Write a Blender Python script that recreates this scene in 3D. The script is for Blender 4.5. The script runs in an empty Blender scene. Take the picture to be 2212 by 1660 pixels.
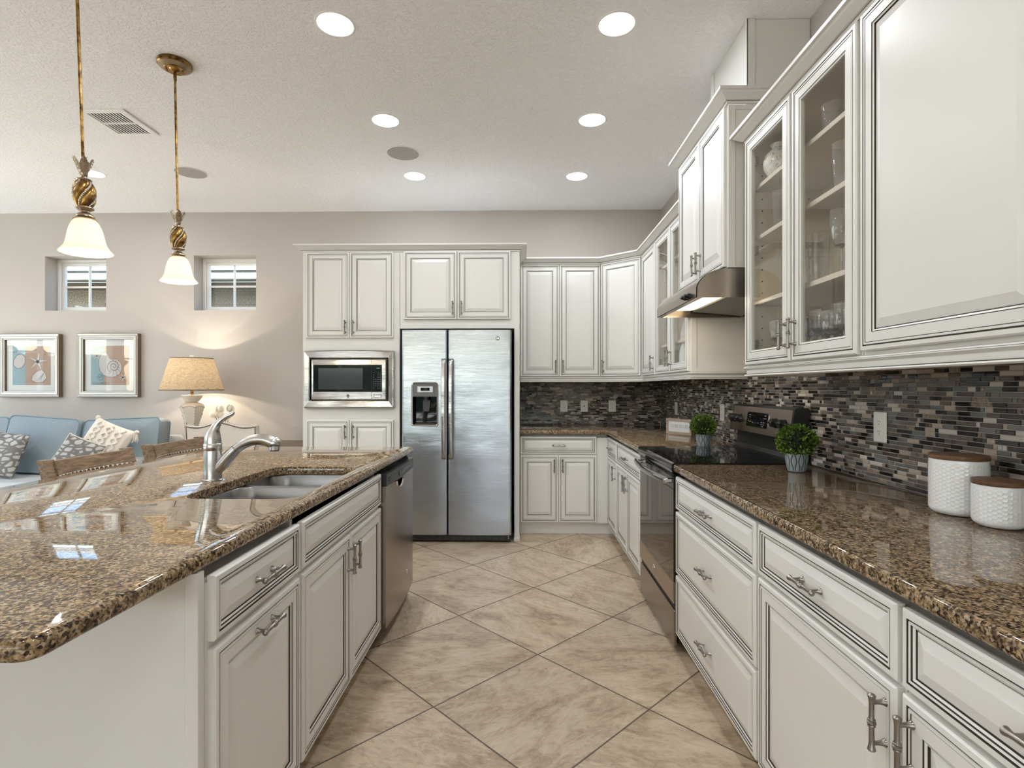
import bpy, bmesh, math, random
from mathutils import Vector, Matrix

random.seed(7)
scene = bpy.context.scene
COL = scene.collection
PI = math.pi

# ------------------------------------------------------------------ camera
FPX = 1158.0                      # focal length in pixels of the 2212 wide frame
CAM_H = 1.30
cam = bpy.data.cameras.new('camera')
cam.sensor_width = 36.0
cam.lens = 36.0 * FPX / 2212.0
cam.shift_y = 8.0 / 2212.0
cam.clip_start = 0.05
cam_o = bpy.data.objects.new('camera', cam)
COL.objects.link(cam_o)
cam_o.location = (0, 0, CAM_H)
cam_o.rotation_euler = (PI / 2, 0, math.atan(22 / FPX))
scene.camera = cam_o

# ------------------------------------------------------------------ view + exposure
scene.view_settings.view_transform = 'Standard'
scene.view_settings.look = 'None'
scene.view_settings.gamma = 1.0
scene.view_settings.use_curve_mapping = False
scene.view_settings.exposure = 0.35
scene.cycles.max_bounces = 10
scene.cycles.diffuse_bounces = 8
scene.cycles.glossy_bounces = 5
scene.cycles.transmission_bounces = 8
scene.cycles.transparent_max_bounces = 12
scene.cycles.caustics_reflective = False
scene.cycles.caustics_refractive = False
scene.cycles.sample_clamp_indirect = 6.0

# ------------------------------------------------------------------ room numbers
WX = 1.42       # right wall
WY = 5.50       # back wall
CZ = 3.12       # ceiling
LX = -7.2       # left wall
FY = -6.5       # wall behind the camera

# ------------------------------------------------------------------ world
world = bpy.data.worlds.new('daylight')
scene.world = world
world.use_nodes = True
wn = world.node_tree
wn.nodes.clear()
w_out = wn.nodes.new('ShaderNodeOutputWorld')
w_bg = wn.nodes.new('ShaderNodeBackground')
w_sky = wn.nodes.new('ShaderNodeTexSky')
w_sky.sky_type = 'NISHITA'
w_sky.sun_disc = False
w_sky.sun_elevation = math.radians(48)
w_sky.sun_rotation = math.radians(200)
w_sky.air_density = 1.0
w_sky.dust_density = 2.0
w_bg.inputs['Strength'].default_value = 0.9
wn.links.new(w_sky.outputs['Color'], w_bg.inputs['Color'])
wn.links.new(w_bg.outputs['Background'], w_out.inputs['Surface'])

def lamp(name, kind, loc, energy, color=(1, 1, 1), rot=(0, 0, 0), parent=None, **kw):
    l = bpy.data.lights.new(name, kind)
    l.energy = energy
    l.color = color
    for k, v in kw.items():
        setattr(l, k, v)
    o = bpy.data.objects.new(name, l)
    COL.objects.link(o)
    o.location = loc
    o.rotation_euler = rot
    if parent is not None:
        o.parent = parent
        o.location = Vector(loc) - root_loc(parent)
    return o

def root_loc(o):
    while o.parent is not None:
        o = o.parent
    return o.location.copy()

# the sun, standing behind the house: it strikes the added patio and terrace and only grazes the neighbour's eave
sun = lamp('sun', 'SUN', (-9, -6, 9), 40.0, (0.86, 0.93, 1.0), angle=math.radians(0.6))
sun.rotation_euler = Vector((0.55, 0.6, -0.9)).to_track_quat('-Z', 'Y').to_euler()

# windows let the sky in: portals over the openings
PORTALS = [((-2.8, FY + 0.05, 1.36), (PI / 2, 0, PI), 7.5, 2.66),      # sliding doors behind the camera
           ((LX + 0.05, 3.0, 1.4), (PI / 2, 0, PI / 2), 2.75, 2.55),
           ((LX + 0.05, 0.0, 1.4), (PI / 2, 0, PI / 2), 2.75, 2.55)]
for k, (loc, rot, sx, sy) in enumerate(PORTALS):
    p = lamp('window_portal', 'AREA', loc, 1.0, shape='RECTANGLE', size=sx, size_y=sy)
    p.rotation_euler = rot
    if k == 0:
        p.rotation_euler = (PI / 2, 0, 0)      # area light shines along local -Z: +Y here
        p.rotation_euler = Vector((0, 1, 0)).to_track_quat('-Z', 'Y').to_euler()
    else:
        p.rotation_euler = Vector((1, 0, 0)).to_track_quat('-Z', 'Y').to_euler()
    p.data.cycles.is_portal = True

CAN_W = 7.0
WARM = (0.91, 0.955, 1.0)

# ------------------------------------------------------------------ materials
def mat(name, color=(.8, .8, .8), rough=.5, metal=0.0, spec=.5, **kw):
    m = bpy.data.materials.new(name)
    m.use_nodes = True
    b = m.node_tree.nodes['Principled BSDF']
    b.inputs['Base Color'].default_value = (*color, 1)
    b.inputs['Roughness'].default_value = rough
    b.inputs['Metallic'].default_value = metal
    b.inputs['Specular IOR Level'].default_value = spec
    for k, v in kw.items():
        b.inputs[k].default_value = v
    return m

class NT:
    """small helper to write node trees"""
    def __init__(s, m):
        s.t = m.node_tree
        s.b = s.t.nodes.get('Principled BSDF')
    def n(s, typ, ins=None, **props):
        x = s.t.nodes.new(typ)
        for k, v in props.items():
            setattr(x, k, v)
        for k, v in (ins or {}).items():
            s.set(x.inputs[k], v)
        return x
    def set(s, sock, v):
        if hasattr(v, 'is_output') or isinstance(v, bpy.types.NodeSocket):
            s.t.links.new(v, sock)
        elif isinstance(v, bpy.types.Node):
            s.t.links.new(v.outputs[0], sock)
        else:
            sock.default_value = v
    def math(s, op, a, b=0.0):
        return s.n('ShaderNodeMath', {0: a, 1: b}, operation=op).outputs[0]
    def pos(s, obj=False):
        if obj:
            return s.n('ShaderNodeTexCoord').outputs['Object']
        return s.n('ShaderNodeNewGeometry').outputs['Position']
    def ramp(s, fac, stops, interp='LINEAR'):
        r = s.n('ShaderNodeValToRGB', {0: fac})
        r.color_ramp.interpolation = interp
        e = r.color_ramp.elements
        while len(e) < len(stops):
            e.new(0.5)
        for el, (p, c) in zip(e, stops):
            el.position = p
            el.color = (*c, 1) if len(c) == 3 else c
        return r.outputs[0]
    def noise(s, vec, scale, detail=3.0, rough=.5, dist=0.0):
        return s.n('ShaderNodeTexNoise', {'Vector': vec, 'Scale': scale, 'Detail': detail, 'Roughness': rough, 'Distortion': dist})
    def mapping(s, vec, scale=(1, 1, 1), rot=(0, 0, 0), loc=(0, 0, 0)):
        return s.n('ShaderNodeMapping', {'Vector': vec, 'Scale': scale, 'Rotation': rot, 'Location': loc}).outputs[0]
    def mix(s, fac, a, b, blend='MIX'):
        x = s.n('ShaderNodeMix', data_type='RGBA', blend_type=blend)
        s.set(x.inputs['Factor'], fac)
        s.set(x.inputs['A'], a if not isinstance(a, tuple) else (*a, 1))
        s.set(x.inputs['B'], b if not isinstance(b, tuple) else (*b, 1))
        return x.outputs['Result']
    def bump(s, h, strength=.3, dist=.01):
        x = s.n('ShaderNodeBump', {'Height': h, 'Strength': strength, 'Distance': dist})
        s.t.links.new(x.outputs[0], s.b.inputs['Normal'])
    def col(s, v):
        s.set(s.b.inputs['Base Color'], v)

CAB = mat('cream_paint', (.675, .667, .640), .33, spec=.45)
t = NT(CAB)
t.set(t.b.inputs['Roughness'], t.ramp(t.noise(t.pos(), 6, 3), [(.3, (.30,) * 3), (.7, (.40,) * 3)]))
t.bump(t.noise(t.pos(), 140, 2), .04, .002)
GLAZE = mat('umber_glaze', (.045, .036, .028), .5)
INNER = mat('cabinet_lining', (.70, .64, .54), .5)
WALL = mat('beige_wall_paint', (.475, .440, .408), .75, spec=.25)
t = NT(WALL)
t.bump(t.noise(t.pos(), 90, 3), .12, .004)
CEIL = mat('textured_ceiling_paint', (.875, .875, .885), .85, spec=.2)
t = NT(CEIL)
v_ = t.n('ShaderNodeTexVoronoi', {'Vector': t.pos(), 'Scale': 55.0}, feature='SMOOTH_F1')
nz = t.noise(t.pos(), 38, 4, .6, 1.2)
hh = t.math('ADD', t.math('MULTIPLY', t.ramp(nz, [(.46, (0,) * 3), (.60, (1,) * 3)]), .8), t.math('MULTIPLY', v_.outputs['Distance'], .35))
t.bump(hh, .55, .006)
WHITE = mat('white_trim_paint', (.83, .83, .82), .4)
PLASTIC = mat('white_plastic', (.80, .79, .76), .3)
SLOT = mat('dark_slot', (.02, .02, .02), .6)
BLACK = mat('black_plastic', (.012, .012, .013), .28)
BLACKGLASS = mat('black_glass', (.006, .006, .007), .04, spec=.6)
OVENGLASS = mat('tinted_oven_glass', (.020, .015, .012), .05, spec=.75)
OVENGLASS.node_tree.nodes['Principled BSDF'].inputs['Specular Tint'].default_value = (1, .80, .66, 1)
NICKEL = mat('pewter_nickel', (.29, .265, .245), .30, 1.0)
CHROME = mat('chrome', (.75, .75, .76), .12, 1.0)

def steel(name, color, rough, stretch, wav=.0, bumpd=.002):
    m = mat(name, color, rough, 1.0)
    t = NT(m)
    p = t.mapping(t.pos(), stretch)
    nz = t.noise(p, 1.0, 2)
    t.set(t.b.inputs['Roughness'], t.ramp(nz, [(.3, (rough - .015,) * 3), (.7, (rough + .02,) * 3)]))
    if wav:
        h = t.math('ADD', t.math('MULTIPLY', t.noise(t.mapping(t.pos(), (2.2, 2.2, 4.0)), 1.0, 2).outputs[0], wav), t.math('MULTIPLY', nz.outputs[0], .01))
        t.bump(h, 1.0, .03)
    return m
STEEL_FRIDGE = steel('brushed_steel_fridge', (.415, .445, .49), .19, (3, 3, 900), .30)
STEEL_SIDE = steel('brushed_steel', (.33, .285, .25), .24, (8, 3, 700))
STEEL_TRIM = steel('polished_steel', (.42, .405, .39), .12, (3, 3, 500), .35)
STEEL_SINK = mat('satin_sink_steel', (.30, .30, .305), .30, 1.0)
FAUCET = mat('brushed_nickel_faucet', (.58, .565, .55), .24, 1.0)
DARKSTEEL = mat('dark_bronze_steel', (.42, .345, .285), .30, 1.0)

# granite
GRANITE = mat('brown_granite', (.3, .2, .1), .035, spec=.30)
t = NT(GRANITE)
p = t.pos()
n1 = t.noise(t.mapping(p, (1, 1, 1)), 120, 4, .65, .6)
n2 = t.noise(t.mapping(p, (1, 1, 1), loc=(3, 1, 7)), 40, 4, .6, .4)
vo = t.n('ShaderNodeTexVoronoi', {'Vector': p, 'Scale': 190.0, 'Randomness': 1.0})
fac = t.math('ADD', t.math('MULTIPLY', n1.outputs[0], .68), t.math('MULTIPLY', n2.outputs[0], .32))
base = t.ramp(fac, [(.35, (.014, .010, .008)), (.42, (.050, .032, .020)), (.475, (.155, .103, .058)), (.53, (.265, .182, .098)), (.59, (.37, .265, .155)), (.68, (.50, .39, .26))])
vcol = t.n('ShaderNodeSeparateColor', {0: vo.outputs['Color']}).outputs[0]
spk = t.ramp(vcol, [(.80, (0,) * 3), (.83, (1,) * 3)])
spk2 = t.ramp(vcol, [(.09, (1,) * 3), (.12, (0,) * 3)])
c = t.mix(t.math('MULTIPLY', spk, .85), base, (.015, .010, .008))
c = t.mix(t.math('MULTIPLY', spk2, .45), c, (.55, .45, .33))
t.col(c)

# diagonal floor tile
FLOORM = mat('beige_floor_tile', (.5, .4, .3), .32, spec=.4)
t = NT(FLOORM)
p = t.pos()
sp = t.n('ShaderNodeSeparateXYZ', {0: p})
S = .6175
dx = t.math('SUBTRACT', sp.outputs[0], .076)
dy = t.math('SUBTRACT', sp.outputs[1], 2.612)
k = 1 / math.sqrt(2) / S
a = t.math('MULTIPLY', t.math('ADD', dx, dy), k)
b = t.math('MULTIPLY', t.math('SUBTRACT', dy, dx), k)
fa, fb = t.math('FLOOR', a), t.math('FLOOR', b)
ra, rb = t.math('FRACT', a), t.math('FRACT', b)
ea = t.math('MINIMUM', ra, t.math('SUBTRACT', 1.0, ra))
eb = t.math('MINIMUM', rb, t.math('SUBTRACT', 1.0, rb))
edge = t.math('MINIMUM', ea, eb)
grout = t.ramp(edge, [(.0036, (1,) * 3), (.0052, (0,) * 3)])
cell = t.n('ShaderNodeCombineXYZ', {0: fa, 1: fb})
wn_ = t.n('ShaderNodeTexWhiteNoise', {'Vector': cell}, noise_dimensions='3D')
rnd = wn_.outputs['Value']
off = t.n('ShaderNodeVectorMath', {0: wn_.outputs['Color'], 1: (31, 17, 9)}, operation='MULTIPLY').outputs[0]
rot = t.n('ShaderNodeVectorRotate', {'Vector': p, 'Angle': t.math('MULTIPLY', t.math('SUBTRACT', rnd, .30), 2.6)}, rotation_type='Z_AXIS').outputs[0]
pv = t.n('ShaderNodeVectorMath', {0: rot, 1: off}, operation='ADD').outputs[0]
st = t.mapping(pv, (1.0, 2.1, 1.0))
m1 = t.noise(st, 3.2, 6, .62, .9)
m2 = t.noise(st, 12.0, 7, .70, 1.6)
m3 = t.noise(pv, 6.5, 6, .65, 2.6)
tone = t.math('ADD', t.math('MULTIPLY', m1.outputs[0], .55), t.math('MULTIPLY', m2.outputs[0], .45))
colr = t.ramp(tone, [(.31, (.17, .113, .070)), (.42, (.36, .265, .178)), (.53, (.52, .41, .295)), (.70, (.67, .565, .44))])
vein = t.ramp(m3.outputs[0], [(.490, (0,) * 3), (.50, (1,) * 3), (.510, (0,) * 3)])
colr = t.mix(t.math('MULTIPLY', vein, .34), colr, (.74, .65, .53))
colr = t.mix(1.0, colr, t.ramp(rnd, [(0, (.80, .79, .78)), (1, (1.0, 1.0, 1.0))]), 'MULTIPLY')
colr = t.mix(grout, colr, (.075, .055, .042))
t.col(colr)
t.set(t.b.inputs['Roughness'], t.ramp(grout, [(0, (.33,) * 3), (1, (.8,) * 3)]))
t.bump(t.math('SUBTRACT', t.math('MULTIPLY', m2.outputs[0], .12), grout), .25, .004)

# mosaic pieces
MOS = [mat('mosaic_espresso_glass', (.018, .014, .013), .08, spec=.6),
       mat('mosaic_taupe_glass', (.125, .10, .086), .10, spec=.6),
       mat('mosaic_grey_glass', (.15, .147, .14), .10, spec=.6),
       mat('mosaic_brown_glass', (.085, .06, .05), .10, spec=.6),
       mat('mosaic_beige_stone', (.40, .33, .275), .45),
       mat('mosaic_pale_stone', (.50, .455, .41), .45),
       mat('mosaic_brown_marble', (.2, .14, .1), .35)]
t = NT(MOS[6])
t.col(t.ramp(t.noise(t.pos(), 120, 5, .7, 1.5), [(.35, (.07, .045, .03)), (.5, (.20, .145, .105)), (.65, (.42, .35, .28))]))
t = NT(MOS[4])
t.col(t.ramp(t.noise(t.pos(), 90, 4, .6), [(.3, (.33, .26, .21)), (.7, (.45, .38, .32))]))
GROUT = mat('grey_grout', (.46, .44, .42), .8)

WOOD = mat('weathered_oak', (.2, .14, .09), .5)
t = NT(WOOD)
pw = t.mapping(t.pos(), (60, 7, 60))
t.col(t.ramp(t.noise(pw, 1.0, 5, .6, .8), [(.3, (.085, .052, .03)), (.5, (.19, .125, .078)), (.72, (.32, .23, .155))]))
t.bump(t.noise(pw, 1.5, 3), .2, .002)
LIDWOOD = mat('acacia_wood', (.17, .09, .045), .42)
t = NT(LIDWOOD)
t.col(t.ramp(t.noise(t.mapping(t.pos(), (60, 12, 60)), 1.0, 4, .6, .5), [(.3, (.075, .036, .017)), (.55, (.16, .083, .040)), (.75, (.25, .145, .075))]))
DESKWOOD = mat('grey_brown_wood', (.16, .12, .09), .5)
t = NT(DESKWOOD)
t.col(t.ramp(t.noise(t.mapping(t.pos(), (8, 60, 60)), 1.0, 4, .6, .5), [(.3, (.09, .063, .045)), (.7, (.22, .165, .125))]))
SIGNWOOD = mat('light_driftwood', (.38, .28, .2), .6)
t = NT(SIGNWOOD)
t.col(t.ramp(t.noise(t.mapping(t.pos(), (30, 30, 160)), 1.0, 4, .6), [(.3, (.30, .215, .15)), (.7, (.47, .36, .27))]))

def fabric(name, c0, c1, scale=420, rough=.9):
    m = mat(name, c0, rough, spec=.15)
    t = NT(m)
    t.col(t.ramp(t.noise(t.pos(), scale, 2), [(.3, c0), (.7, c1)]))
    t.bump(t.math('ADD', t.noise(t.pos(), scale, 2).outputs[0], t.math('MULTIPLY', t.noise(t.pos(), 14, 3).outputs[0], 2.5)), .35, .004)
    return m
BLUE = fabric('blue_grey_linen', (.225, .28, .315), (.295, .35, .385))
PIPING = fabric('blue_piping', (.15, .235, .29), (.19, .28, .34))
SEATF = fabric('pale_grey_linen', (.42, .45, .46), (.50, .53, .53))
CREAMF = fabric('cream_linen', (.60, .555, .50), (.68, .63, .575))
KNIT = fabric('cream_knit', (.66, .60, .53), (.76, .71, .64), 160)
NAVY = fabric('navy_stitch', (.06, .07, .09), (.09, .10, .12))
LEAFF = mat('grey_leaf_print', (.3, .3, .3), .9, spec=.1)
t = NT(LEAFF)
vo = t.n('ShaderNodeTexVoronoi', {'Vector': t.mapping(t.pos(), (15, 15, 26), (.3, .5, .6)), 'Scale': 1.0}, feature='DISTANCE_TO_EDGE')
t.col(t.mix(t.ramp(vo.outputs['Distance'], [(.13, (0,) * 3), (.20, (1,) * 3)]), (.17, .165, .16), (.44, .43, .415)))
NAIL = mat('bronze_nailhead', (.085, .06, .04), .3, 1.0)
BRASS = mat('antique_brass', (.42, .25, .08), .30, 1.0)
t = NT(BRASS)
t.col(t.ramp(t.noise(t.pos(), 26, 3, .6), [(.34, (.045, .023, .010)), (.48, (.25, .14, .042)), (.68, (.48, .30, .10))]))
SILVERLEAF = mat('silver_gilt', (.40, .32, .23), .30, 1.0)
BRONZE = mat('dark_bronze', (.07, .04, .02), .35, 1.0)
GEM = mat('cut_crystal_beads', (.80, .78, .74), .12, .6)
CERAMIC = mat('white_glazed_ceramic', (.80, .80, .80), .10, spec=.6)
LAMPCER = mat('distressed_cream_ceramic', (.66, .62, .55), .35)
CHIP = mat('dark_chipped_edge', (.05, .04, .035), .6)
POT = mat('pale_blue_grey_pot', (.27, .315, .34), .4)
POTLINE = mat('dark_pot_groove', (.035, .033, .03), .7)
LEAF = mat('boxwood_leaf', (.07, .15, .02), .30, spec=.45)
t = NT(LEAF)
t.col(t.ramp(t.noise(t.pos(), 120, 3, .7), [(.38, (.010, .034, .004)), (.5, (.050, .115, .010)), (.62, (.30, .38, .06))]))
CORE = mat('foliage_shade_core', (.004, .009, .002), .9)  # near-black colour stands for the shade between the leaves
MATBOARD = mat('white_mat_board', (.74, .74, .73), .7)
FRAMEM = mat('silver_wash_frame', (.50, .49, .46), .35, .35)
FRAMESIDE = mat('bronze_frame_side', (.16, .11, .065), .5)
PRINTBLUE = mat('print_blue', (.30, .42, .47), .8)
PRINTTAN = mat('print_tan', (.42, .29, .22), .8)
PRINTSHELL = mat('print_shell', (.58, .55, .53), .8)
PRINTLINE = mat('print_line', (.09, .08, .08), .8)
PETAL = mat('ivory_petal', (.76, .70, .58), .5)
STEM = mat('green_stem', (.10, .17, .05), .5)
PORCELAIN = mat('floral_porcelain', (.78, .77, .74), .15, spec=.6)
t = NT(PORCELAIN)
t.col(t.ramp(t.noise(t.pos(), 60, 2, .5, .6), [(.28, (.30, .10, .10)), (.34, (.20, .26, .14)), (.39, (.78, .77, .74)), (.64, (.78, .77, .74)), (.69, (.45, .33, .14))]))
LENS = mat('lit_lamp_lens', (1, 1, 1), .5)
NT(LENS).b.inputs['Emission Color'].default_value = (1.0, .97, .92, 1)
NT(LENS).b.inputs['Emission Strength'].default_value = 6.0
HOODLENS = mat('lit_hood_lens', (1, 1, 1), .5)
NT(HOODLENS).b.inputs['Emission Color'].default_value = (1.0, .82, .52, 1)
NT(HOODLENS).b.inputs['Emission Strength'].default_value = 1.7
GREENLED = mat('green_display', (.0, .1, .02), .4)
NT(GREENLED).b.inputs['Emission Color'].default_value = (.1, .9, .35, 1)
NT(GREENLED).b.inputs['Emission Strength'].default_value = .08
LEGEND = mat('grey_legend', (.17, .17, .17), .6)
BODYGREY = mat('fridge_cabinet_grey', (.045, .045, .048), .5)
FILTER = mat('grease_filter_mesh', (.32, .31, .30), .45, .8)
t = NT(FILTER)
t.bump(t.n('ShaderNodeTexVoronoi', {'Vector': t.pos(), 'Scale': 260.0}).outputs[0], .8, .004)
SPEAKERG = mat('grey_speaker_grille', (.36, .345, .33), .8)
LINEN = bpy.data.materials.new('burlap_shade')
SHADEG = bpy.data.materials.new('alabaster_glass')

def translucent(m, col, wgt, emis, ecol, weave=False):
    m.use_nodes = True
    t = NT(m)
    t.t.nodes.clear()
    out = t.n('ShaderNodeOutputMaterial')
    c = (*col, 1)
    if weave:
        w1 = t.noise(t.mapping(t.pos(True), (240, 240, 28), (0.5, .3, 0)), 1.0, 2)
        w2 = t.noise(t.mapping(t.pos(True), (28, 28, 240), (0, .5, 0.4)), 1.0, 2)
        s = t.math('ADD', t.math('MULTIPLY', w1.outputs[0], .5), t.math('MULTIPLY', w2.outputs[0], .5))
        c = t.ramp(s, [(.36, tuple(x * .55 for x in col)), (.60, col)])
    d = t.n('ShaderNodeBsdfDiffuse')
    tr = t.n('ShaderNodeBsdfTranslucent')
    t.set(d.inputs['Color'], c)
    t.set(tr.inputs['Color'], c)
    mx = t.n('ShaderNodeMixShader', {0: wgt})
    t.t.links.new(d.outputs[0], mx.inputs[1])
    t.t.links.new(tr.outputs[0], mx.inputs[2])
    res = mx
    if emis:
        e = t.n('ShaderNodeEmission', {'Color': (*ecol, 1), 'Strength': emis})
        ad = t.n('ShaderNodeAddShader')
        t.t.links.new(mx.outputs[0], ad.inputs[0])
        t.t.links.new(e.outputs[0], ad.inputs[1])
        res = ad
    t.t.links.new(res.outputs[0], out.inputs['Surface'])
translucent(LINEN, (.47, .37, .25), .12, 0, None, True)
translucent(SHADEG, (.80, .72, .58), .50, .22, (1, .88, .68))

def pane_glass(name, tint, ior=1.5):
    m = bpy.data.materials.new(name)
    m.use_nodes = True
    t = NT(m)
    t.t.nodes.clear()
    out = t.n('ShaderNodeOutputMaterial')
    tr = t.n('ShaderNodeBsdfTransparent', {'Color': (*tint, 1)})
    gl = t.n('ShaderNodeBsdfGlossy', {'Roughness': 0.02})
    # thin sheet: Schlick reflectance, the same from both faces
    ge = t.n('ShaderNodeNewGeometry')
    ct = t.math('ABSOLUTE', t.n('ShaderNodeVectorMath', {0: ge.outputs['Normal'], 1: ge.outputs['Incoming']}, operation='DOT_PRODUCT').outputs['Value'])
    r0 = ((ior - 1) / (ior + 1)) ** 2
    fr = t.math('ADD', t.math('MULTIPLY', t.math('POWER', t.math('SUBTRACT', 1.0, ct), 5.0), 1 - r0), r0)
    mx = t.n('ShaderNodeMixShader', {0: fr})
    t.t.links.new(tr.outputs[0], mx.inputs[1])
    t.t.links.new(gl.outputs[0], mx.inputs[2])
    t.t.links.new(mx.outputs[0], out.inputs['Surface'])
    return m
PANE = pane_glass('window_glass', (.96, .98, .97))
CABGLASS = pane_glass('cabinet_glass', (.97, .97, .96), 1.42)
PICGLASS = pane_glass('picture_glass', (.98, .98, .98), 1.6)
CRYSTAL = mat('crystal_glass', (1, 1, 1), .02, spec=.5)
NT(CRYSTAL).b.inputs['Transmission Weight'].default_value = .90  # the remaining diffuse white stands in for highlights in the clear glass
STUCCO = mat('grey_stucco', (.30, .27, .24), .9)
t = NT(STUCCO)
t.col(t.ramp(t.noise(t.pos(), 60, 4, .7), [(.38, (.10, .078, .055)), (.52, (.22, .18, .135)), (.66, (.42, .355, .28))]))
t.bump(t.noise(t.pos(), 70, 4, .7), .6, .02)
ROOFT = mat('brown_roof_tile', (.22, .13, .09), .8)
t = NT(ROOFT)
t.col(t.ramp(t.n('ShaderNodeTexBrick', {'Vector': t.mapping(t.pos(), (3, 3, 3)), 'Color1': (.24, .14, .095, 1), 'Color2': (.17, .105, .08, 1), 'Mortar': (.05, .03, .025, 1)}).outputs[0], [(0, (0, 0, 0)), (1, (1, 1, 1))]))
FASCIA = mat('white_fascia', (.62, .70, .68), .5)
SOFFIT = mat('shaded_brown_soffit', (.06, .04, .03), .8)  # dark brown carries the shadow under the eave
GRASSM = mat('dry_lawn', (.13, .13, .09), .9)
HEDGEM = mat('hedge_green', (.035, .075, .02), .8)
t = NT(HEDGEM)
t.col(t.ramp(t.noise(t.pos(), 7, 5, .7), [(.35, (.010, .022, .014)), (.5, (.04, .075, .04)), (.7, (.15, .20, .13))]))

# ------------------------------------------------------------------ mesh helpers
class MB:
    def __init__(s):
        s.v, s.f, s.m, s.sm = [], [], [], []
    def add(s, verts, faces, mi=0, smooth=False):
        o = len(s.v)
        s.v += [Vector(v) for v in verts]
        for k, f in enumerate(faces):
            s.f.append([i + o for i in f])
            s.m.append(mi[k] if isinstance(mi, (list, tuple)) else mi)
            s.sm.append(smooth)
        return s
    def merge(s, o, M=None, mi=None):
        n = len(s.v)
        s.v += [(M @ v) if M else v.copy() for v in o.v]
        s.f += [[i + n for i in f] for f in o.f]
        s.m += [mi if mi is not None else k for k in o.m]
        s.sm += o.sm
        return s
    def box(s, x0, x1, y0, y1, z0, z1, mi=0, bev=0.0):
        x0, x1 = min(x0, x1), max(x0, x1); y0, y1 = min(y0, y1), max(y0, y1); z0, z1 = min(z0, z1), max(z0, z1)
        if bev <= 0:
            v = [(x, y, z) for z in (z0, z1) for y in (y0, y1) for x in (x0, x1)]
            f = [(0, 2, 3, 1), (4, 5, 7, 6), (0, 1, 5, 4), (2, 6, 7, 3), (0, 4, 6, 2), (1, 3, 7, 5)]
            return s.add(v, f, mi)
        b = min(bev, (x1 - x0) / 2.01, (y1 - y0) / 2.01, (z1 - z0) / 2.01)
        X, Y, Z = (x0, x1), (y0, y1), (z0, z1)
        idx, v = {}, []
        for i in (0, 1):
            for j in (0, 1):
                for k in (0, 1):
                    sx, sy, sz = (b, -b)[i], (b, -b)[j], (b, -b)[k]
                    for a, p in enumerate(((X[i], Y[j] + sy, Z[k] + sz), (X[i] + sx, Y[j], Z[k] + sz), (X[i] + sx, Y[j] + sy, Z[k]))):
                        idx[i, j, k, a] = len(v); v.append(p)
        f = []
        for i in (0, 1):
            f.append([idx[i, 0, 0, 0], idx[i, 1, 0, 0], idx[i, 1, 1, 0], idx[i, 0, 1, 0]])
            f.append([idx[0, i, 0, 1], idx[1, i, 0, 1], idx[1, i, 1, 1], idx[0, i, 1, 1]])
            f.append([idx[0, 0, i, 2], idx[1, 0, i, 2], idx[1, 1, i, 2], idx[0, 1, i, 2]])
        for i in (0, 1):
            for j in (0, 1):
                f.append([idx[i, j, 0, 0], idx[i, j, 1, 0], idx[i, j, 1, 1], idx[i, j, 0, 1]])
                f.append([idx[i, 0, j, 0], idx[i, 1, j, 0], idx[i, 1, j, 2], idx[i, 0, j, 2]])
                f.append([idx[0, i, j, 1], idx[1, i, j, 1], idx[1, i, j, 2], idx[0, i, j, 2]])
        for i in (0, 1):
            for j in (0, 1):
                for k in (0, 1):
                    f.append([idx[i, j, k, 0], idx[i, j, k, 1], idx[i, j, k, 2]])
        return s.add(v, f, mi)
    def loft(s, rings, mi=0, smooth=False, cap0=False, cap1=False, closed=True):
        n = len(rings[0])
        v = [p for r in rings for p in r]
        f, ms = [], []
        for k in range(len(rings) - 1):
            for i in range(n if closed else n - 1):
                j = (i + 1) % n
                f.append([k * n + i, k * n + j, (k + 1) * n + j, (k + 1) * n + i])
                ms.append(mi[k] if isinstance(mi, (list, tuple)) else mi)
        m0 = mi[0] if isinstance(mi, (list, tuple)) else mi
        m1 = mi[-1] if isinstance(mi, (list, tuple)) else mi
        if cap0:
            f.append(list(range(n))[::-1]); ms.append(m0)
        if cap1:
            f.append([(len(rings) - 1) * n + i for i in range(n)]); ms.append(m1)
        return s.add(v, f, ms, smooth)
    def lathe(s, prof, seg=24, M=None, mi=0, smooth=True, cap0=True, cap1=True, a0=0.0):
        rings = []
        for r, z in prof:
            ring = [Vector((r * math.cos(a0 + 2 * PI * i / seg), r * math.sin(a0 + 2 * PI * i / seg), z)) for i in range(seg)]
            rings.append([M @ p for p in ring] if M else ring)
        return s.loft(rings, mi, smooth, cap0, cap1)
    def tube(s, path, rad, seg=12, mi=0, smooth=True, caps=True, flat=1.0, up=None):
        path = [Vector(p) for p in path]
        n = len(path)
        rad = rad if isinstance(rad, (list, tuple)) else [rad] * n
        tan = [(path[min(i + 1, n - 1)] - path[max(i - 1, 0)]).normalized() for i in range(n)]
        u = Vector(up) if up else (Vector((0, 0, 1)) if abs(tan[0].z) < .9 else Vector((1, 0, 0)))
        rings = []
        for i in range(n):
            a = (u - tan[i] * u.dot(tan[i])).normalized()
            b = tan[i].cross(a)
            u = a
            rings.append([path[i] + a * (rad[i] * math.cos(2 * PI * k / seg)) + b * (rad[i] * flat * math.sin(2 * PI * k / seg)) for k in range(seg)])
        return s.loft(rings, mi, smooth, caps, caps)
    def prism(s, poly, axis, c0, c1, mi=0, smooth=False):
        """poly in the two other axes (cyclic order), extruded along axis from c0 to c1"""
        def P(a, b, c):
            return {'x': (c, a, b), 'y': (a, c, b), 'z': (a, b, c)}[axis]
        return s.loft([[Vector(P(a, b, c0)) for a, b in poly], [Vector(P(a, b, c1)) for a, b in poly]], mi, smooth, True, True)
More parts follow.
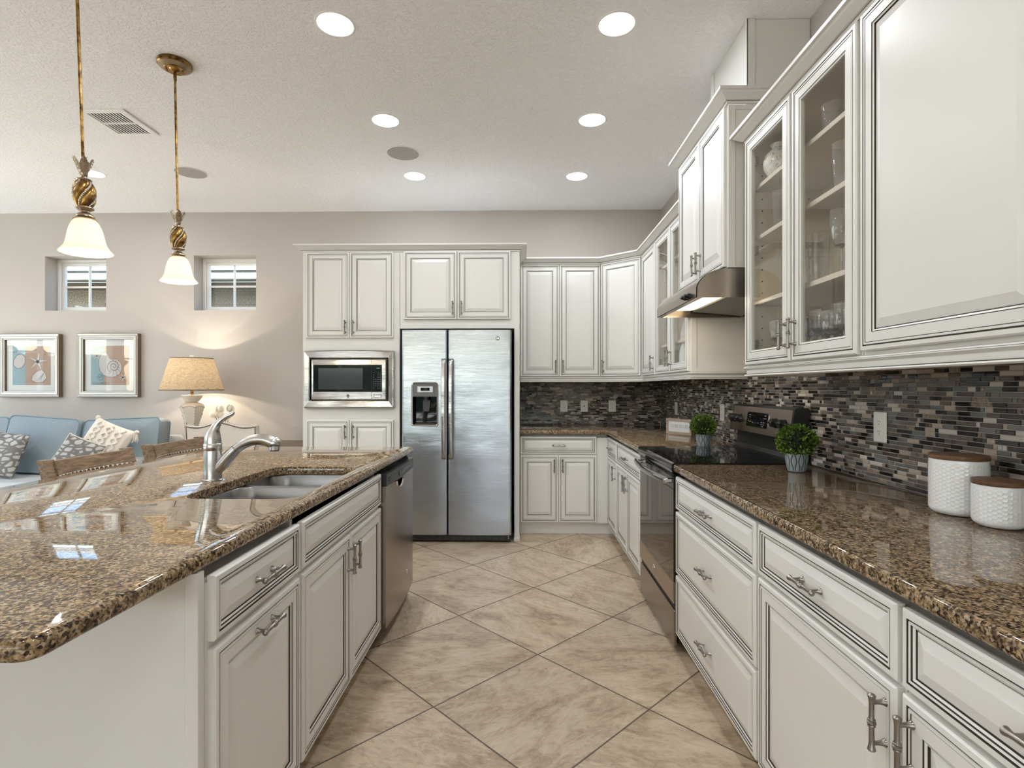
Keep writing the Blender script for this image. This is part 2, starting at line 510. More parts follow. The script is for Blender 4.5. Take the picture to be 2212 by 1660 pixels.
    def sphere(s, c, r, seg=16, rings=10, mi=0, sc=(1, 1, 1)):
        M = Matrix.Translation(c) @ Matrix.Diagonal((*sc, 1))
        prof = [(r * math.sin(PI * i / rings), -r * math.cos(PI * i / rings)) for i in range(rings + 1)]
        prof[0] = (r * .02, -r); prof[-1] = (r * .02, r)
        return s.lathe(prof, seg, M, mi)
    def moved(s, M):
        return MB().merge(s, M)

def build(name, mb, mats, parent=None, loc=None, smooth_angle=38):
    mats = mats if isinstance(mats, (list, tuple)) else [mats]
    off = root_loc(parent) if parent is not None else Vector(loc if loc is not None else (0, 0, 0))
    me = bpy.data.meshes.new(name)
    me.from_pydata([v - off for v in mb.v], [], mb.f)
    for m in mats:
        me.materials.append(m)
    for p, mi, sm in zip(me.polygons, mb.m, mb.sm):
        p.material_index = mi
        p.use_smooth = sm
    bm = bmesh.new()
    bm.from_mesh(me)
    bmesh.ops.recalc_face_normals(bm, faces=bm.faces)
    bm.to_mesh(me)
    bm.free()
    if any(mb.sm):
        me.set_sharp_from_angle(angle=math.radians(smooth_angle))
    me.update()
    o = bpy.data.objects.new(name, me)
    COL.objects.link(o)
    if parent is not None:
        o.parent = parent
    else:
        o.location = off
    return o

def tag(o, label, cat, group=None):
    o['label'] = label
    o['category'] = cat
    if group:
        o['group'] = group
    return o

def thing(name, label, cat, loc, group=None):
    o = bpy.data.objects.new(name, None)
    COL.objects.link(o)
    o.location = loc
    o.empty_display_size = .05
    return tag(o, label, cat, group)

def structure(name, mb, mats, parent=None, **kw):
    o = build(name, mb, mats, parent, **kw)
    if parent is None:
        o['kind'] = 'structure'
    return o

def dup(root, loc, label=None, rotz=None):
    r = root.copy(); COL.objects.link(r); r.location = loc
    if rotz is not None:
        r.rotation_euler = (0, 0, rotz)
    if label:
        r['label'] = label
    for ch in list(root.children):
        c = ch.copy(); COL.objects.link(c); c.parent = r
        for g in list(ch.children):
            d = g.copy(); COL.objects.link(d); d.parent = c
    return r

def text_mb(s, size, depth=.0006, align='CENTER'):
    cu = bpy.data.curves.new('txt', 'FONT')
    cu.body = s; cu.size = size; cu.align_x = align; cu.align_y = 'CENTER'; cu.extrude = depth
    cu.resolution_u = 3
    o = bpy.data.objects.new('txt', cu)
    COL.objects.link(o)
    dg = bpy.context.evaluated_depsgraph_get()
    me = bpy.data.meshes.new_from_object(o.evaluated_get(dg))
    mb = MB()
    mb.add([v.co.copy() for v in me.vertices], [list(p.vertices) for p in me.polygons])
    bpy.data.objects.remove(o); bpy.data.curves.remove(cu); bpy.data.meshes.remove(me)
    return mb

def sweep(path, prof, mi=0, right=True, ends=True):
    """profile [(out, z[, mat])] swept along a 2D polyline with mitred corners; 'out' to the right of travel"""
    P = [Vector(p) for p in path]
    n = len(P)
    nor = []
    for i in range(n - 1):
        d = (P[i + 1] - P[i]).normalized()
        nor.append(Vector((d.y, -d.x)) if right else Vector((-d.y, d.x)))
    rings = []
    for i in range(n):
        if i == 0: m = nor[0]
        elif i == n - 1: m = nor[-1]
        else:
            m = nor[i - 1] + nor[i]
            m = m / m.dot(nor[i])
        rings.append([Vector((P[i].x + m.x * q[0], P[i].y + m.y * q[0], q[1])) for q in prof])
    mb = MB()
    k = len(prof)
    for i in range(n - 1):
        for a in range(k):
            b = (a + 1) % k
            mb.add([rings[i][a], rings[i][b], rings[i + 1][b], rings[i + 1][a]], [(0, 1, 2, 3)], prof[a][2] if len(prof[a]) > 2 else mi)
    if ends:
        mb.add(rings[0], [list(range(k))], mi)
        mb.add(rings[-1], [list(range(k))], mi)
    # weld
    return mb

def rrect(x0, x1, y0, y1, r, n=6):
    pts = []
    rs = r if isinstance(r, (list, tuple)) else [r] * 4
    for (cx, cy, a0, rr) in ((x1, y0, -PI / 2, rs[0]), (x1, y1, 0, rs[1]), (x0, y1, PI / 2, rs[2]), (x0, y0, PI, rs[3])):
        sx = cx - rr if cx == x1 else cx + rr
        sy = cy - rr if cy == y1 else cy + rr
        for k in range(n + 1):
            a = a0 + PI / 2 * k / n
            pts.append((sx + rr * math.cos(a), sy + rr * math.sin(a)))
    return pts

# ------------------------------------------------------------------ setting: the room shell
def wall_with_holes(axis, c0, c1, a0, a1, holes, z0=0.0, z1=CZ):
    """box wall between c0 and c1 along axis, spanning a0..a1, with rectangular holes (a0,a1,z0,z1)"""
    mb = MB()
    def bx(p, q, r, s):
        if q - p < 1e-5 or s - r < 1e-5: return
        if axis == 'y': mb.box(p, q, c0, c1, r, s)
        else: mb.box(c0, c1, p, q, r, s)
    cur = a0
    for (h0, h1, g0, g1) in sorted(holes):
        bx(cur, h0, z0, z1)
        bx(h0, h1, z0, g0)
        bx(h0, h1, g1, z1)
        cur = h1
    bx(cur, a1, z0, z1)
    return mb

mb = MB(); mb.box(LX, WX + .2, FY, WY + .2, -.05, 0)
structure('floor', mb, FLOORM)
mb = MB(); mb.box(LX - .2, WX + .2, FY - .2, WY + .3, CZ, CZ + .1)
structure('ceiling', mb, CEIL)
WIN1 = (-4.979, -4.331, 2.104, 2.672)
WIN2 = (-3.406, -2.756, 2.104, 2.674)
structure('wall_back', wall_with_holes('y', WY, WY + .24, LX, WX + .2, [WIN1, WIN2]), WALL)
mb = MB(); mb.box(WX, WX + .15, FY, WY, 0, CZ)
structure('wall_right', mb, WALL)
SLIDE = (-6.6, 1.0, .02, 2.70)
structure('wall_front', wall_with_holes('y', FY - .15, FY, LX, WX + .2, [SLIDE]), WALL)
LW = [(1.6, 4.4, .1, 2.7), (-1.4, 1.4, .1, 2.7)]
structure('wall_left', wall_with_holes('x', LX - .15, LX, FY, WY, LW), WALL)
mb = MB(); mb.box(LX, -1.88, WY - .014, WY, 0, .13, 0, .004)
structure('baseboard_back', mb, WHITE)

def small_window(name, w):
    """single square sash set at the outer side of a deep drywall recess, two by two lights"""
    x0, x1, z0, z1 = w
    y = WY + .150
    mb = MB()
    f = .030
    for (a, b, c, d, ya, yb) in ((x0, x0 + f, z0, z1, y, y + .07), (x1 - f, x1, z0, z1, y, y + .07), (x0 + f, x1 - f, z1 - f, z1, y, y + .07), (x0 + f, x1 - f, z0, z0 + f, y, y + .07)):
        mb.box(a, b, ya, yb, c, d, 0, .003)
    g = f + .002; h = .030
    ys = y + .022
    for (a, b, c, d) in ((x0 + g, x0 + g + h, z0 + g, z1 - g), (x1 - g - h, x1 - g, z0 + g, z1 - g), (x0 + g + h, x1 - g - h, z1 - g - h, z1 - g), (x0 + g + h, x1 - g - h, z0 + g, z0 + g + h)):
        mb.box(a, b, ys, ys + .035, c, d, 0, .003)
    xm, zm = (x0 + x1) / 2, (z0 + z1) / 2 - .005
    mb.box(xm - .009, xm + .009, ys + .006, ys + .03, z0 + g + h, z1 - g - h, 0, .002)
    mb.box(x0 + g + h, xm - .009, ys + .006, ys + .03, zm - .009, zm + .009, 0, .002)
    mb.box(xm + .009, x1 - g - h, ys + .006, ys + .03, zm - .009, zm + .009, 0, .002)
    fr = structure(name, mb, WHITE)
    gp = MB(); gp.box(x0 + g, x1 - g, ys + .016, ys + .019, z0 + g, z1 - g)
    build('window_pane', gp, PANE, fr)
    return fr
small_window('window_1', WIN1)
small_window('window_2', WIN2)

def big_window(name, axis, c, a0, a1, z0, z1, nv, nh, fw=.05, mw=.022):
    mb = MB(); gp = MB()
    def bx(m, p, q, r, s, d0, d1, bev=.003):
        if axis == 'y': m.box(p, q, c + d0, c + d1, r, s, 0, bev)
        else: m.box(c + d0, c + d1, p, q, r, s, 0, bev)
    bx(mb, a0, a0 + fw, z0, z1, -.05, .05); bx(mb, a1 - fw, a1, z0, z1, -.05, .05)
    bx(mb, a0 + fw, a1 - fw, z0, z0 + fw, -.05, .05); bx(mb, a0 + fw, a1 - fw, z1 - fw, z1, -.05, .05)
    for k in range(1, nv):
        a = a0 + (a1 - a0) * k / nv
        bx(mb, a - mw, a + mw, z0 + fw, z1 - fw, -.03, .03)
    for k in range(1, nh):
        z = z0 + (z1 - z0) * k / nh
        bx(mb, a0 + fw, a1 - fw, z - .012, z + .012, -.025, .025)
    bx(gp, a0 + .01, a1 - .01, z0 + .01, z1 - .01, -.003, .003, 0)
    fr = structure(name, mb, WHITE)
    build('window_pane', gp, PANE, fr)
big_window('window_3', 'y', FY - .08, *SLIDE, 6, 1, .06, .035)
big_window('window_4', 'x', LX - .08, *LW[0], 2, 3)
big_window('window_5', 'x', LX - .08, *LW[1], 2, 3)

# outdoors: lawn, hedges seen only by reflection, the neighbour's house behind the small windows
mb = MB(); mb.box(-30, 30, -30, 30, -.30, -.06)
structure('ground', mb, GRASSM)
mb = MB(); mb.box(-8, 4, -11.5, FY - .16, -.06, -.03)
structure('ground_patio_bounce', mb, mat('grey_bounce_pavers', (.24, .24, .24), .8))  # unseen paving, added to bounce sunlight up to the ceiling
mb = MB(); mb.box(-11, LX - .16, -3, 6, -.06, -.03)
structure('ground_terrace_bounce', mb, mat('pale_bounce_concrete', (.62, .62, .62), .8))  # pale slab added out of view as a sun reflector
def hedge(x0, x1, y0, y1, z1, lab):
    rnd_ = random.Random(int(x0 * 10 + y0))
    mb = MB()
    nx, ny, nz = max(3, int((x1 - x0) / .35)), max(3, int((y1 - y0) / .35)), 8
    def P(x, y, z):
        return (x + rnd_.uniform(-.12, .12), y + rnd_.uniform(-.12, .12), max(-.06, z + rnd_.uniform(-.15, .15) * (z > 0)))
    ring = [(x0 + (x1 - x0) * i / nx, y0) for i in range(nx)] + [(x1, y0 + (y1 - y0) * i / ny) for i in range(ny)] + \
           [(x1 - (x1 - x0) * i / nx, y1) for i in range(nx)] + [(x0, y1 - (y1 - y0) * i / ny) for i in range(ny)]
    rings = [[Vector(P(x, y, -.06 + (z1 + .06) * k / nz)) for x, y in ring] for k in range(nz + 1)]
    mb.loft(rings, 0, False, True, True)
    o = build('hedge', mb, HEDGEM, loc=((x0 + x1) / 2, y0, 0))
    return tag(o, lab, 'hedge')
hedge(-15, 11, -16, -14.5, 2.4, 'clipped green hedge outside the sliding glass doors')
hedge(-13.5, -12, -5, 5, 2.2, 'tall green hedge outside the living room side windows')

nh = thing('neighbor_house', 'stucco house with white gutter seen through the small square windows', 'house', (-4.2, 8.8, -.06))
mb = MB(); mb.box(-9, 1, 8.8, 9.0, -.06, 2.95); build('wall', mb, STUCCO, nh)
mb = MB(); mb.box(-9, 1, 8.12, 8.8, 2.93, 2.955); build('soffit', mb, SOFFIT, nh)
mb = sweep([(-9, 8.16), (1, 8.16)], [(0, 2.92), (.02, 2.92), (.02, 2.955), (.10, 2.965), (.11, 3.04), (.085, 3.05), (0, 3.05)])
build('gutter', mb, FASCIA, nh)
mb = MB(); mb.prism([(8.10, 3.055), (8.10, 3.10), (12.0, 4.65), (12.0, 4.6)], 'x', -9.2, 1.2)
for r in range(12):
    yy, zz = 8.10 + r * .32, 3.10 + r * .32 * 1.55 / 3.9
    mb.prism([(yy - .03, zz - .01), (yy + .02, zz + .035), (yy + .34, zz + .14)], 'x', -9.2, 1.2)
build('roof', mb, ROOFT, nh)

# ------------------------------------------------------------------ cabinet fronts
class Fr:
    """frame of a cabinet front: a along the front, b up, c outwards"""
    def __init__(s, o, u, w):
        s.o, s.u, s.w = Vector(o), Vector(u).normalized(), Vector(w).normalized()
    def pt(s, a, b, c):
        return s.o + s.u * a + Vector((0, 0, 1)) * b + s.w * c
    def mx(s, a, b, c):
        """matrix whose local x=u, y=up, z=out, at that point"""
        M = Matrix.Identity(4)
        z = Vector((0, 0, 1))
        for i in range(3):
            M[i][0], M[i][1], M[i][2] = s.u[i], z[i], s.w[i]
        return Matrix.Translation(s.pt(a, b, c)) @ M

DOOR_P = [(0, 0, 0), (0, .015, 0), (.004, .0190, 0), (.0150, .0195, 0), (.0155, .0165, 1), (.0190, .0165, 1), (.0196, .0195, 0), (.0252, .0195, 0), (.0256, .0180, 1), (.0270, .0180, 1),
          (.0276, .0187, 0), (.0555, .0187, 0), (.0560, .0155, 1), (.0574, .0155, 1), (.0580, .0170, 0), (.0625, .0145, 0), (.0629, .0100, 1), (.0652, .0100, 1), (.0660, .0112, 0), (.0930, .0180, 0)]
DRAW_P = [(0, 0, 0), (0, .015, 0), (.004, .0190, 0), (.0150, .0195, 0), (.0155, .0165, 1), (.0190, .0165, 1), (.0196, .0190, 0), (.0240, .0180, 0), (.0244, .0150, 1), (.0258, .0150, 1),
          (.0264, .0155, 0), (.0300, .0125, 0), (.0304, .0095, 1), (.0326, .0095, 1), (.0334, .0110, 0), (.0560, .0180, 0)]
GLASS_P = [(0, 0, 0), (0, .015, 0), (.004, .0190, 0), (.0150, .0195, 0), (.0155, .0165, 1), (.0190, .0165, 1), (.0196, .0195, 0), (.0252, .0195, 0), (.0256, .0180, 1), (.0270, .0180, 1),
           (.0276, .0187, 0), (.0555, .0187, 0), (.0560, .0155, 1), (.0574, .0155, 1), (.0580, .0175, 0), (.0640, .0150, 0), (.0640, .0, 0)]

def panel_rings(fr, a0, a1, b0, b1, prof):
    rings = [[fr.pt(a0 + d, b0 + d, h), fr.pt(a1 - d, b0 + d, h), fr.pt(a1 - d, b1 - d, h), fr.pt(a0 + d, b1 - d, h)] for d, h, _ in prof]
    return rings, [p[2] for p in prof[1:]]

H_PROF = [(.0022, -.0600), (.0062, -.0580), (.0078, -.0560), (.0078, -.0540), (.0070, -.0515), (.0058, -.0470), (.0052, -.0400), (.0051, -.0120), (.0056, -.0085), (.0072, -.0075), (.0076, -.0058), (.0070, -.0042), (.0058, -.0036),
          (.0068, -.0028), (.0086, -.0018), (.0086, .0018), (.0068, .0028), (.0058, .0036), (.0070, .0042), (.0076, .0058), (.0072, .0075), (.0056, .0085),
          (.0051, .0120), (.0052, .0400), (.0058, .0470), (.0070, .0515), (.0078, .0540), (.0078, .0560), (.0062, .0580), (.0022, .0600)]
P_PROF = [(.0086, .0), (.0086, .002), (.0066, .005), (.0050, .010), (.0044, .018), (.0050, .029)]
HMB = {}
def handle_mb(orient, seg):
    key = (orient, seg)
    if key not in HMB:
        mb = MB()
        R = Matrix.Rotation(PI / 2, 4, 'Y') if orient == 'h' else Matrix.Rotation(-PI / 2, 4, 'X')
        mb.lathe(H_PROF, seg, Matrix.Translation((0, 0, .029)) @ R)
        for s in (-.042, .042):
            mb.lathe(P_PROF, seg, Matrix.Translation((s, 0, 0) if orient == 'h' else (0, s, 0)), cap0=False, cap1=False)
        HMB[key] = mb
    return HMB[key]

def handle(fr, a, b, orient, parent, seg=14, c=.0180):
    return build('handle', handle_mb(orient, seg).moved(fr.mx(a, b, c)), NICKEL, parent)

def front(th, kind, fr, a0, a1, b0, b1, h=None, seg=14):
    """one door or drawer front with its pull; kind door / drawer / glass"""
    prof = {'door': DOOR_P, 'drawer': DRAW_P, 'glass': GLASS_P}[kind]
    rings, ms = panel_rings(fr, a0, a1, b0, b1, prof)
    mb = MB()
    mb.loft(rings, ms, False, kind != 'glass', kind != 'glass')
    if kind == 'glass':
        mb.loft([rings[0], rings[-1]], 0)
    d = build('drawer_front' if kind == 'drawer' else 'door', mb, [CAB, GLAZE], th)
    if kind == 'glass':
        g = MB()
        e = .0615
        r = [[fr.pt(a0 + e, b0 + e, c), fr.pt(a1 - e, b0 + e, c), fr.pt(a1 - e, b1 - e, c), fr.pt(a0 + e, b1 - e, c)] for c in (.006, .009)]
        g.loft(r, 0, False, True, True)
        build('glass_pane', g, CABGLASS, d)
    if h:
        handle(fr, h[1], h[2], h[0], d, seg)
    return d

# fronts look along these directions
XF = .7645            # face frame plane of the base run on the right (door faces at .745)
RB = Fr((XF, 0, 0), (0, -1, 0), (-1, 0, 0))
BB = Fr((0, 4.7495, 0), (1, 0, 0), (0, -1, 0))
IS = Fr((-.7195, 0, 0), (0, 1, 0), (1, 0, 0))
TB = Fr((0, 4.5395, 0), (1, 0, 0), (0, -1, 0))
XU = 1.0645
RU = Fr((XU, 0, 0), (0, -1, 0), (-1, 0, 0))
BU = Fr((0, 5.0295, 0), (1, 0, 0), (0, -1, 0))
XH = .9985
HU = Fr((XH, 0, 0), (0, -1, 0), (-1, 0, 0))
G = .0015             # play between neighbouring cabinets

def base_box(mb, x0, x1, y0, y1, toe=None, front='x'):
    mb.box(x0, x1, y0, y1, .10, .858)
    if front == 'x': mb.box(x0 + .07, x1, y0, y1, .858, .888)
    else: mb.box(x0, x1, y0 + .07, y1, .858, .888)
    if toe: mb.box(*toe, 0, .10)

# --- right base run
GB = 'base cabinets along the range wall'
t = thing('base_cabinet', 'cream three-drawer base cabinet next to the black range, under the long granite counter', 'cabinet', (1.09, 2.17, 0), GB)
mb = MB(); base_box(mb, XF, WX - .005, 1.722 + G, 2.628, (XF + .065, WX - .005, 1.722 + G, 2.628)); build('cabinet_body', mb, CAB, t)
for (z0, z1) in ((.712, .868), (.402, .698), (.105, .388)):
    front(t, 'drawer', RB, -2.622, -1.733, z0, z1, ('h', -2.178, (z0 + z1) / 2), 18)
t = thing('base_cabinet', 'cream base cabinet with one drawer over one wide door, beside the three-drawer cabinet', 'cabinet', (1.09, 1.4, 0), GB)
mb = MB(); base_box(mb, XF, WX - .005, 1.077 + G, 1.722 - G, (XF + .065, WX - .005, 1.077 + G, 1.722 - G)); build('cabinet_body', mb, CAB, t)
front(t, 'drawer', RB, -1.712, -1.085, .712, .868, ('h', -1.398, .79), 20)
front(t, 'door', RB, -1.712, -1.085, .105, .700, ('v', -1.115, .612), 20)
t = thing('base_cabinet', 'cream base cabinet with drawer and door at the near end of the right-hand granite counter', 'cabinet', (1.09, .75, 0), GB)
mb = MB(); base_box(mb, XF, WX - .005, .43, 1.077 - G, (XF + .065, WX - .005, .43, 1.077 - G)); build('cabinet_body', mb, CAB, t)
front(t, 'drawer', RB, -1.069, -.44, .712, .868, ('h', -.755, .79), 20)
front(t, 'door', RB, -1.069, -.44, .105, .700, ('v', -1.040, .612), 20)

# --- base cabinets beyond the range
t = thing('base_cabinet', 'cream base cabinet with two narrow doors, just beyond the range', 'cabinet', (1.09, 3.83, 0), GB)
mb = MB(); base_box(mb, XF, WX - .005, 3.405, 4.262 - G, (XF + .065, WX - .005, 3.405, 4.262 - G)); build('cabinet_body', mb, CAB, t)
front(t, 'drawer', RB, -4.25, -3.415, .712, .868, ('h', -3.85, .79))
front(t, 'door', RB, -4.25, -3.835, .105, .700, ('v', -3.868, .612))
front(t, 'door', RB, -3.831, -3.415, .105, .700, ('v', -3.800, .612))
t = thing('base_cabinet', 'narrow cream base cabinet with one drawer over one door, in the inside corner', 'cabinet', (1.09, 4.5, 0), GB)
mb = MB(); base_box(mb, XF, WX - .005, 4.262 + G, 4.745, (XF + .065, WX - .005, 4.262 + G, 4.745)); build('cabinet_body', mb, CAB, t)
front(t, 'drawer', RB, -4.70, -4.272, .712, .868, ('h', -4.49, .79))
front(t, 'door', RB, -4.70, -4.272, .105, .700, ('v', -4.302, .612))
t = thing('base_cabinet', 'cream base cabinet with wide drawer over two doors, between refrigerator and corner', 'cabinet', (.35, 5.1, 0))
mb = MB(); base_box(mb, -.020, .7645, 4.7495, WY - .005, (-.020, .82, 4.785, WY - .005), 'y'); build('cabinet_body', mb, CAB, t)
front(t, 'drawer', BB, -.015, .654, .715, .870, ('h', .322, .792))
front(t, 'door', BB, -.015, .317, .113, .703, ('v', .283, .612))
front(t, 'door', BB, .321, .654, .113, .703, ('v', .356, .612))

# --- tall units around microwave and refrigerator
PX0, PX1, FX1 = -1.870, -1.040, -.066
t = thing('pantry_cabinet', 'tall cream cabinet framing the built-in microwave, doors above and below', 'cabinet', ((PX0 + PX1) / 2, 5.0, 0))
mb = MB()
MW = (-1.800, -1.130, 1.165, 1.575)
mb.box(PX0, PX1 - G, 4.5395, WY - .016, .10, MW[2]); mb.box(PX0, PX1 - G, 4.5395, WY - .016, MW[3], 2.455)
mb.box(PX0, MW[0], 4.5395, WY - .016, MW[2], MW[3]); mb.box(MW[1], PX1 - G, 4.5395, WY - .016, MW[2], MW[3])
mb.box(MW[0], MW[1], 5.2, WY - .016, MW[2], MW[3]); mb.box(PX0, PX1 - G, 4.60, WY - .016, 0, .10)
build('cabinet_body', mb, CAB, t)
front(t, 'door', TB, -1.837, -1.4685, 1.722, 2.452, ('v', -1.500, 1.812))
front(t, 'door', TB, -1.4645, -1.090, 1.722, 2.452, ('v', -1.432, 1.812))
front(t, 'door', TB, -1.837, -1.4685, .115, 1.026, ('v', -1.500, .925))
front(t, 'door', TB, -1.4645, -1.090, .115, 1.026, ('v', -1.432, .925))

t = thing('refrigerator_cabinet', 'cream cabinet with two doors over the refrigerator and a tall end panel', 'cabinet', (-.55, 5.0, 0))
mb = MB(); mb.box(PX1 + G, FX1 + .043, 4.5395, WY - .016, 1.803, 2.455); build('cabinet_body', mb, CAB, t)
mb = MB(); mb.box(FX1, FX1 + .043, 4.5395, WY - .016, 0.03, 1.803)
mb.box(FX1 - .006, FX1 + .046, 4.530, 4.66, 0, .03, 0, .004); build('end_panel', mb, CAB, t)
front(t, 'door', TB, -1.003, -.5525, 1.879, 2.455, ('v', -.588, 1.972))
front(t, 'door', TB, -.5485, -.099, 1.879, 2.455, ('v', -.514, 1.972))

# --- upper run
UZ0, UZ1 = 1.400, 2.455
GU = 'upper cabinets over the backsplash'
t = thing('upper_cabinet', 'cream two-door upper cabinet beside the refrigerator enclosure', 'cabinet', (.36, 5.2, 1.4), GU)
mb = MB(); mb.box(-.020, .735 - G, 5.0295, WY - .004, UZ0, UZ1); build('cabinet_body', mb, CAB, t)
front(t, 'door', BU, -.016, .3445, 1.405, 2.450, ('v', .313, 1.497))
front(t, 'door', BU, .3485, .728, 1.405, 2.450, ('v', .381, 1.497))
t = thing('corner_cabinet', 'cream upper cabinet with one door set diagonally across the corner', 'cabinet', (1.15, 5.2, 1.4), GU)
DG0, DG1 = Vector((.735, 5.0295)), Vector((XU, 4.735))
mb = MB(); mb.prism([(.735, 5.0295), (XU, 4.735), (WX - .004, 4.735), (WX - .004, WY - .004), (.735, WY - .004)], 'z', UZ0, UZ1); build('cabinet_body', mb, CAB, t)
dd = (DG1 - DG0); dl = dd.length; dd.normalize()
DU = Fr((DG0.x, DG0.y, 0), (dd.x, dd.y, 0), (dd.y, -dd.x, 0))
front(t, 'door', DU, .012, dl - .020, 1.405, 2.450, ('v', .044, 1.497))
t = thing('upper_cabinet', 'narrow cream upper cabinet with one solid door, next to the diagonal corner door', 'cabinet', (1.24, 4.5, 1.4), GU)
mb = MB(); mb.box(XU, WX - .004, 4.252 + G, 4.735 - G, UZ0, UZ1); build('cabinet_body', mb, CAB, t)
front(t, 'door', RU, -4.725, -4.262, 1.405, 2.450, ('v', -4.296, 1.497))

def glass_cabinet(label, y0, y1, shelves, doors, hs, end=None):
    t = thing('glass_front_cabinet', label, 'cabinet', (1.24, (y0 + y1) / 2, UZ0), GU)
    mb = MB()
    mb.box(WX - .022, WX - .004, y0, y1, UZ0, UZ1, 1)
    mb.box(XU + .02, WX - .022, y0, y0 + .018, UZ0, UZ1, 0); mb.box(XU + .02, WX - .022, y1 - .018, y1, UZ0, UZ1, 0)
    mb.box(XU + .02, WX - .022, y0 + .018, y1 - .018, UZ0, UZ0 + .03, 1); mb.box(XU + .02, WX - .022, y0 + .018, y1 - .018, UZ1 - .02, UZ1, 1)
    for a in (y0, y1 - .04):
        mb.box(XU, XU + .02, a, a + .04, UZ0, UZ1, 0)
    mb.box(XU, XU + .02, y0 + .04, y1 - .04, UZ0, UZ0 + .04, 0); mb.box(XU, XU + .02, y0 + .04, y1 - .04, UZ1 - .04, UZ1, 0)
    mb.box(XU + .02, WX - .022, y0 + .018, y0 + .0185, UZ0 + .03, UZ1 - .02, 1); mb.box(XU + .02, WX - .022, y1 - .0185, y1 - .018, UZ0 + .03, UZ1 - .02, 1)
    for yy in (y0 + .0188, y1 - .0188):                    # shelf pin holes
        for xx in (XU + .06, WX - .08):
            for k in range(16):
                z = UZ0 + .12 + k * .055
                mb.box(xx - .003, xx + .003, yy - .0004, yy + .0004, z, z + .006, 2)
    if end:                                                # framed end panel on the near side
        mb.box(XU, XU + .034, y0 - .006, y0, UZ0, UZ1, 0, .001)
        mb.box(XU + .034, WX - .004, y0 - .006, y0, UZ0, UZ0 + .028, 0, .001)
        mb.box(XU + .034, WX - .004, y0 - .006, y0, UZ1 - .028, UZ1, 0, .001)
        mb.box(XU + .034, XU + .0362, y0 - .0008, y0, UZ0 + .028, UZ1 - .028, 3)
    build('cabinet_body', mb, [CAB, INNER, SLOT, GLAZE], t)
    for z in shelves:
        mb = MB(); mb.box(XU + .022, WX - .024, y0 + .020, y1 - .020, z - .019, z, 0, .001); build('shelf', mb, INNER, t)
    for (a, b), h in zip(doors, hs):
        d = front(t, 'glass', RU, -b, -a, 1.405, 2.450, ('v', -h, 1.510), 16)
        hinge_y = b if h < (a + b) / 2 else a
        for z in (1.50, 1.93, 2.34):
            hm = MB(); s = -1 if hinge_y == b else 1
            hm.box(XU + .0012, XU + .020, hinge_y + s * .046, hinge_y + s * .064, z - .02, z + .02, 0, .002)
            build('hinge', hm, NICKEL, d)
    return t
SHELVES = (1.70, 2.0, 2.235)
glass_cabinet('cream upper cabinet with two glass doors, beyond the range hood', 3.398, 4.252 - G, (1.63, 1.98, 2.235), [(3.828, 4.242), (3.408, 3.824)], [3.86, 3.79], True)
glass_cabinet('cream upper cabinet with two glass doors full of crystal, nearest the viewer', 1.690 + G, 2.553, SHELVES, [(2.119, 2.540), (1.700, 2.104)], [2.150, 2.073])
t = thing('upper_cabinet', 'cream upper cabinet with one large solid door at the near end of the run', 'cabinet', (1.24, 1.37, 1.4), GU)
mb = MB(); mb.box(XU, WX - .004, 1.05, 1.690 - G, UZ0, UZ1); build('cabinet_body', mb, CAB, t)
front(t, 'door', RU, -1.682, -1.062, 1.412, 2.450, ('v', -1.090, 1.522), 20)

t = thing('hood_cabinet', 'cream two-door cabinet standing proud above the range hood', 'cabinet', (1.2, 3.0, 1.89), GU)
HZ0, HZ1 = 1.884, 2.672
mb = MB(); mb.box(XH, WX - .004, 2.622, 3.386, HZ0, HZ1)
mb.box(XH, XH + .034, 2.616, 2.622, HZ0, HZ1, 0, .001)
mb.box(XH + .034, WX - .004, 2.616, 2.622, HZ0, HZ0 + .006, 0, .001)
mb.box(XH + .034, WX - .004, 2.616, 2.622, HZ1 - .022, HZ1, 0, .001)
mb.box(XH + .034, XH + .0362, 2.6212, 2.622, HZ0 + .006, HZ1 - .022, 1)
build('cabinet_body', mb, [CAB, GLAZE], t)
front(t, 'door', HU, -3.378, -3.002, 1.890, 2.668, ('v', -3.034, 1.985), 16)
front(t, 'door', HU, -2.998, -2.630, 1.890, 2.668, ('v', -2.966, 1.985), 16)
t = thing('duct_chase', 'boxed cream duct cover rising from the hood cabinet to the ceiling', 'duct cover', (1.26, 2.9, 2.69))
mb = MB(); mb.box(1.112, WX - .003, 2.668, 3.155, 2.674, CZ - .002)
mb.box(1.106, 1.146, 2.660, 2.668, 2.674, CZ - .002, 0, .001); mb.box(1.104, 1.112, 2.660, 2.690, 2.674, CZ - .002, 0, .001)
mb.box(1.104, 1.112, 3.120, 3.163, 2.674, CZ - .002, 0, .001)
build('cover_panel', mb, CAB, t)

# --- crown mouldings and light rails
def crown(z0, h, p=.062):
    k = h / .055
    return [(0, z0, 0), (.010, z0, 0), (.010, z0 + .008 * k, 0), (.013, z0 + .010 * k, 1), (.013, z0 + .0125 * k, 0), (.020, z0 + .014 * k, 0), (p * .48, z0 + .022 * k, 0), (p * .74, z0 + .034 * k, 0), (p * .82, z0 + .041 * k, 0),
            (p, z0 + .042 * k, 0), (p, z0 + h, 0), (0, z0 + h, 0)]
structure('trim_1', sweep([(PX0, WY - .002), (PX0, 4.5395), (FX1 + .043, 4.5395), (FX1 + .043, 5.025)], crown(2.456, .056)), [CAB, GLAZE])
structure('trim_2', sweep([(-.0185, 5.0295), (.735, 5.0295), (XU, 4.735), (XU, 3.392)], crown(2.456, .054)), [CAB, GLAZE])
structure('trim_3', sweep([(WX - .01, 3.3865), (XH, 3.3865), (XH, 2.6155), (WX - .01, 2.6155)], crown(2.673, .058)), [CAB, GLAZE])
